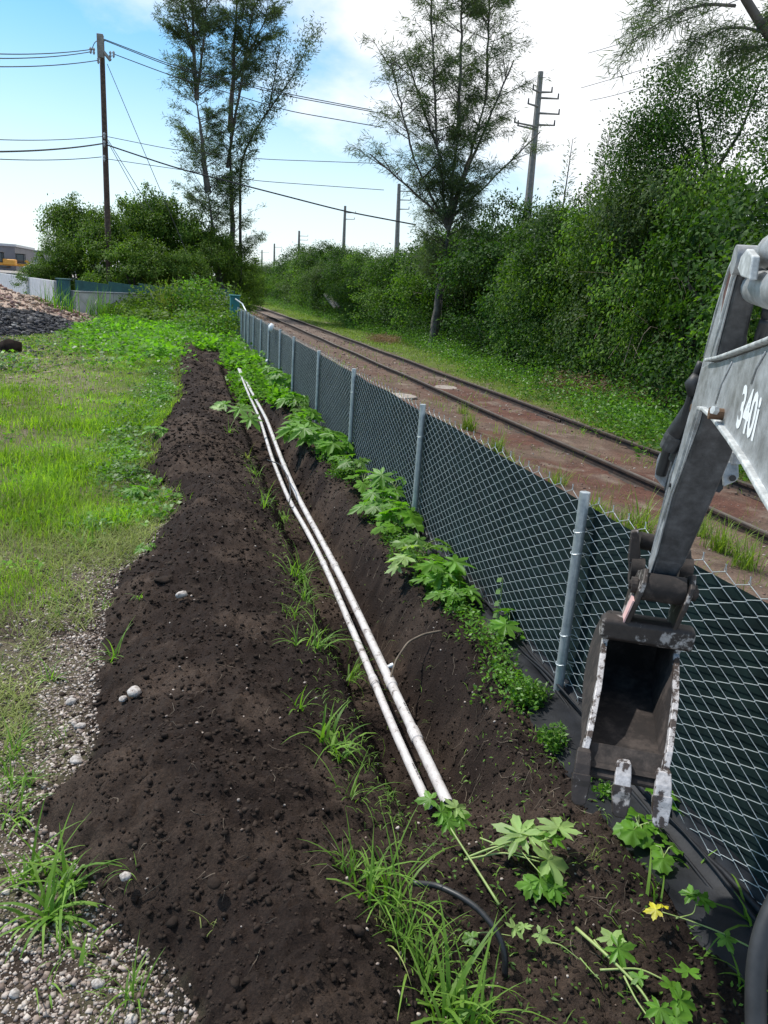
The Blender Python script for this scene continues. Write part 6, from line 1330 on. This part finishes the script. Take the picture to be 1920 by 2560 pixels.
# thin roots and straw
mb = MB()
for k in range(420):
    y = 2.0*np.power(5, RNG.random()); x = RNG.uniform(1.40, 1.80) if k % 3 else RNG.uniform(-.3, 1.9); z = tz(x, y) + .006; l = RNG.uniform(.03, .12); a = RNG.uniform(0, 2*PI)
    p = [(x, y, z)]
    for j in range(3):
        a += RNG.normal(0, .5); x2, y2 = p[-1][0] + l/3*math.cos(a), p[-1][1] + l/3*math.sin(a); p.append((x2, y2, tz(x2, y2) + RNG.uniform(.003, .018)))
    mb.tube(p, [.0016, .0014, .0012, .0006], 3, cap=False)
tag(mb.build('fine_roots', MAT['root'], recalc=False), 'fine broken roots and straw lying on the soil and trench walls', None, None, 'stuff')
n = 1200; y = 1.7*np.power(6, RNG.random(n)); x = np.where(RNG.random(n) < .6, RNG.normal(.86, .10, n), RNG.uniform(.9, 2.0, n)*1.0); 
stuff('grass_litter', blades(onground(x, y, .006), RNG.uniform(.03, .11, n), .004, RNG.uniform(1.4, 2.6, n), 3), 'blade', 'torn grass blades littering the trench lip and foreground soil')
n = 620; y = RNG.uniform(1.5, 3.6, n); x = RNG.uniform(.95, 2.0, n); V, F = rhombs(onground(x, y, .008), rnd_dirs(n)*np.array([1, 1, .2]), rnd_dirs(n)*.3 + np.array([0, 0, 1.]), RNG.uniform(.01, .035, n), .012, .2); stuff('leaf_litter', (V, F), 'weed', 'torn leaf scraps on the foreground soil')

# ------------------------------------------------------------------ plants before the wall
def wallclump(px, py, h, r, lab, mat, n, ls, blade=False):
    P = at(px, py, 0); P = at(px, py, tz(P[0], P[1])) if P[1] < 60 else P; root = thing('tall_weed', lab, 'plant', P, 'weeds before the wall')
    if blade: V, F = blades(RNG.normal(0, r*.4, (n, 3))*np.array([1, 1, 0]), h*RNG.uniform(.5, 1.1, n), ls, RNG.uniform(.1, .9, n), 4)
    else:
        nc = 34; a = RNG.uniform(0, 2*PI, nc); rr = r*RNG.random(nc)**.5; V, F = clumps(np.stack([rr*np.cos(a), rr*np.sin(a), 0*a], -1), r*.4, h, n//nc, ls, .6, .4)
    tag(mesh_np('foliage', V, F, MAT[mat], root), kind='stuff'); return root
for a in ((150, 800, 2.0, .9, 'upright reedy weed standing left of the teal gate post', 'weed', 90, .05, True), (245, 800, 1.8, .8, 'thin reedy weed in front of the stained wall', 'weed', 60, .045, True), (300, 800, .9, 1.0, 'leafy weed covering the stained wall, leftmost', 'pepper', 1400, .15), (350, 795, 1.2, 1.2, 'tall leafy weed covering the stained wall, second from left', 'pepper', 1700, .16), (400, 795, 1.9, 1.4, 'tall weed mass in the middle of the stained wall', 'pepper', 2000, .17), (450, 800, 2.4, 1.5, 'broad leaved weed right of the middle of the wall', 'pepper', 1900, .17), (500, 805, 2.6, 1.5, 'grey green large leaved weed near the fence corner', 'weed', 1500, .20), (545, 812, 2.3, 1.3, 'dense weed against the end of the fence', 'pepper', 1700, .15), (430, 800, 2.8, .8, 'clump of tall dry tipped blades before the wall', 'grassdry', 80, .05, True), (575, 842, 1.3, .9, 'low dark weed at the inner corner of the fence', 'pepper', 1100, .13), (520, 845, 1.2, 1.1, 'low leafy weed before the fence corner weeds', 'weed', 1200, .13)): wallclump(*a)
n = 40; y = RNG.uniform(38, 46, n); x = RNG.uniform(-2.2, 2.2, n); cover(0, x, y, .8, .8, 60, .20, 'dark leaved growth filling the ground before the stained wall', 'pepper', 'wall_foot_growth')
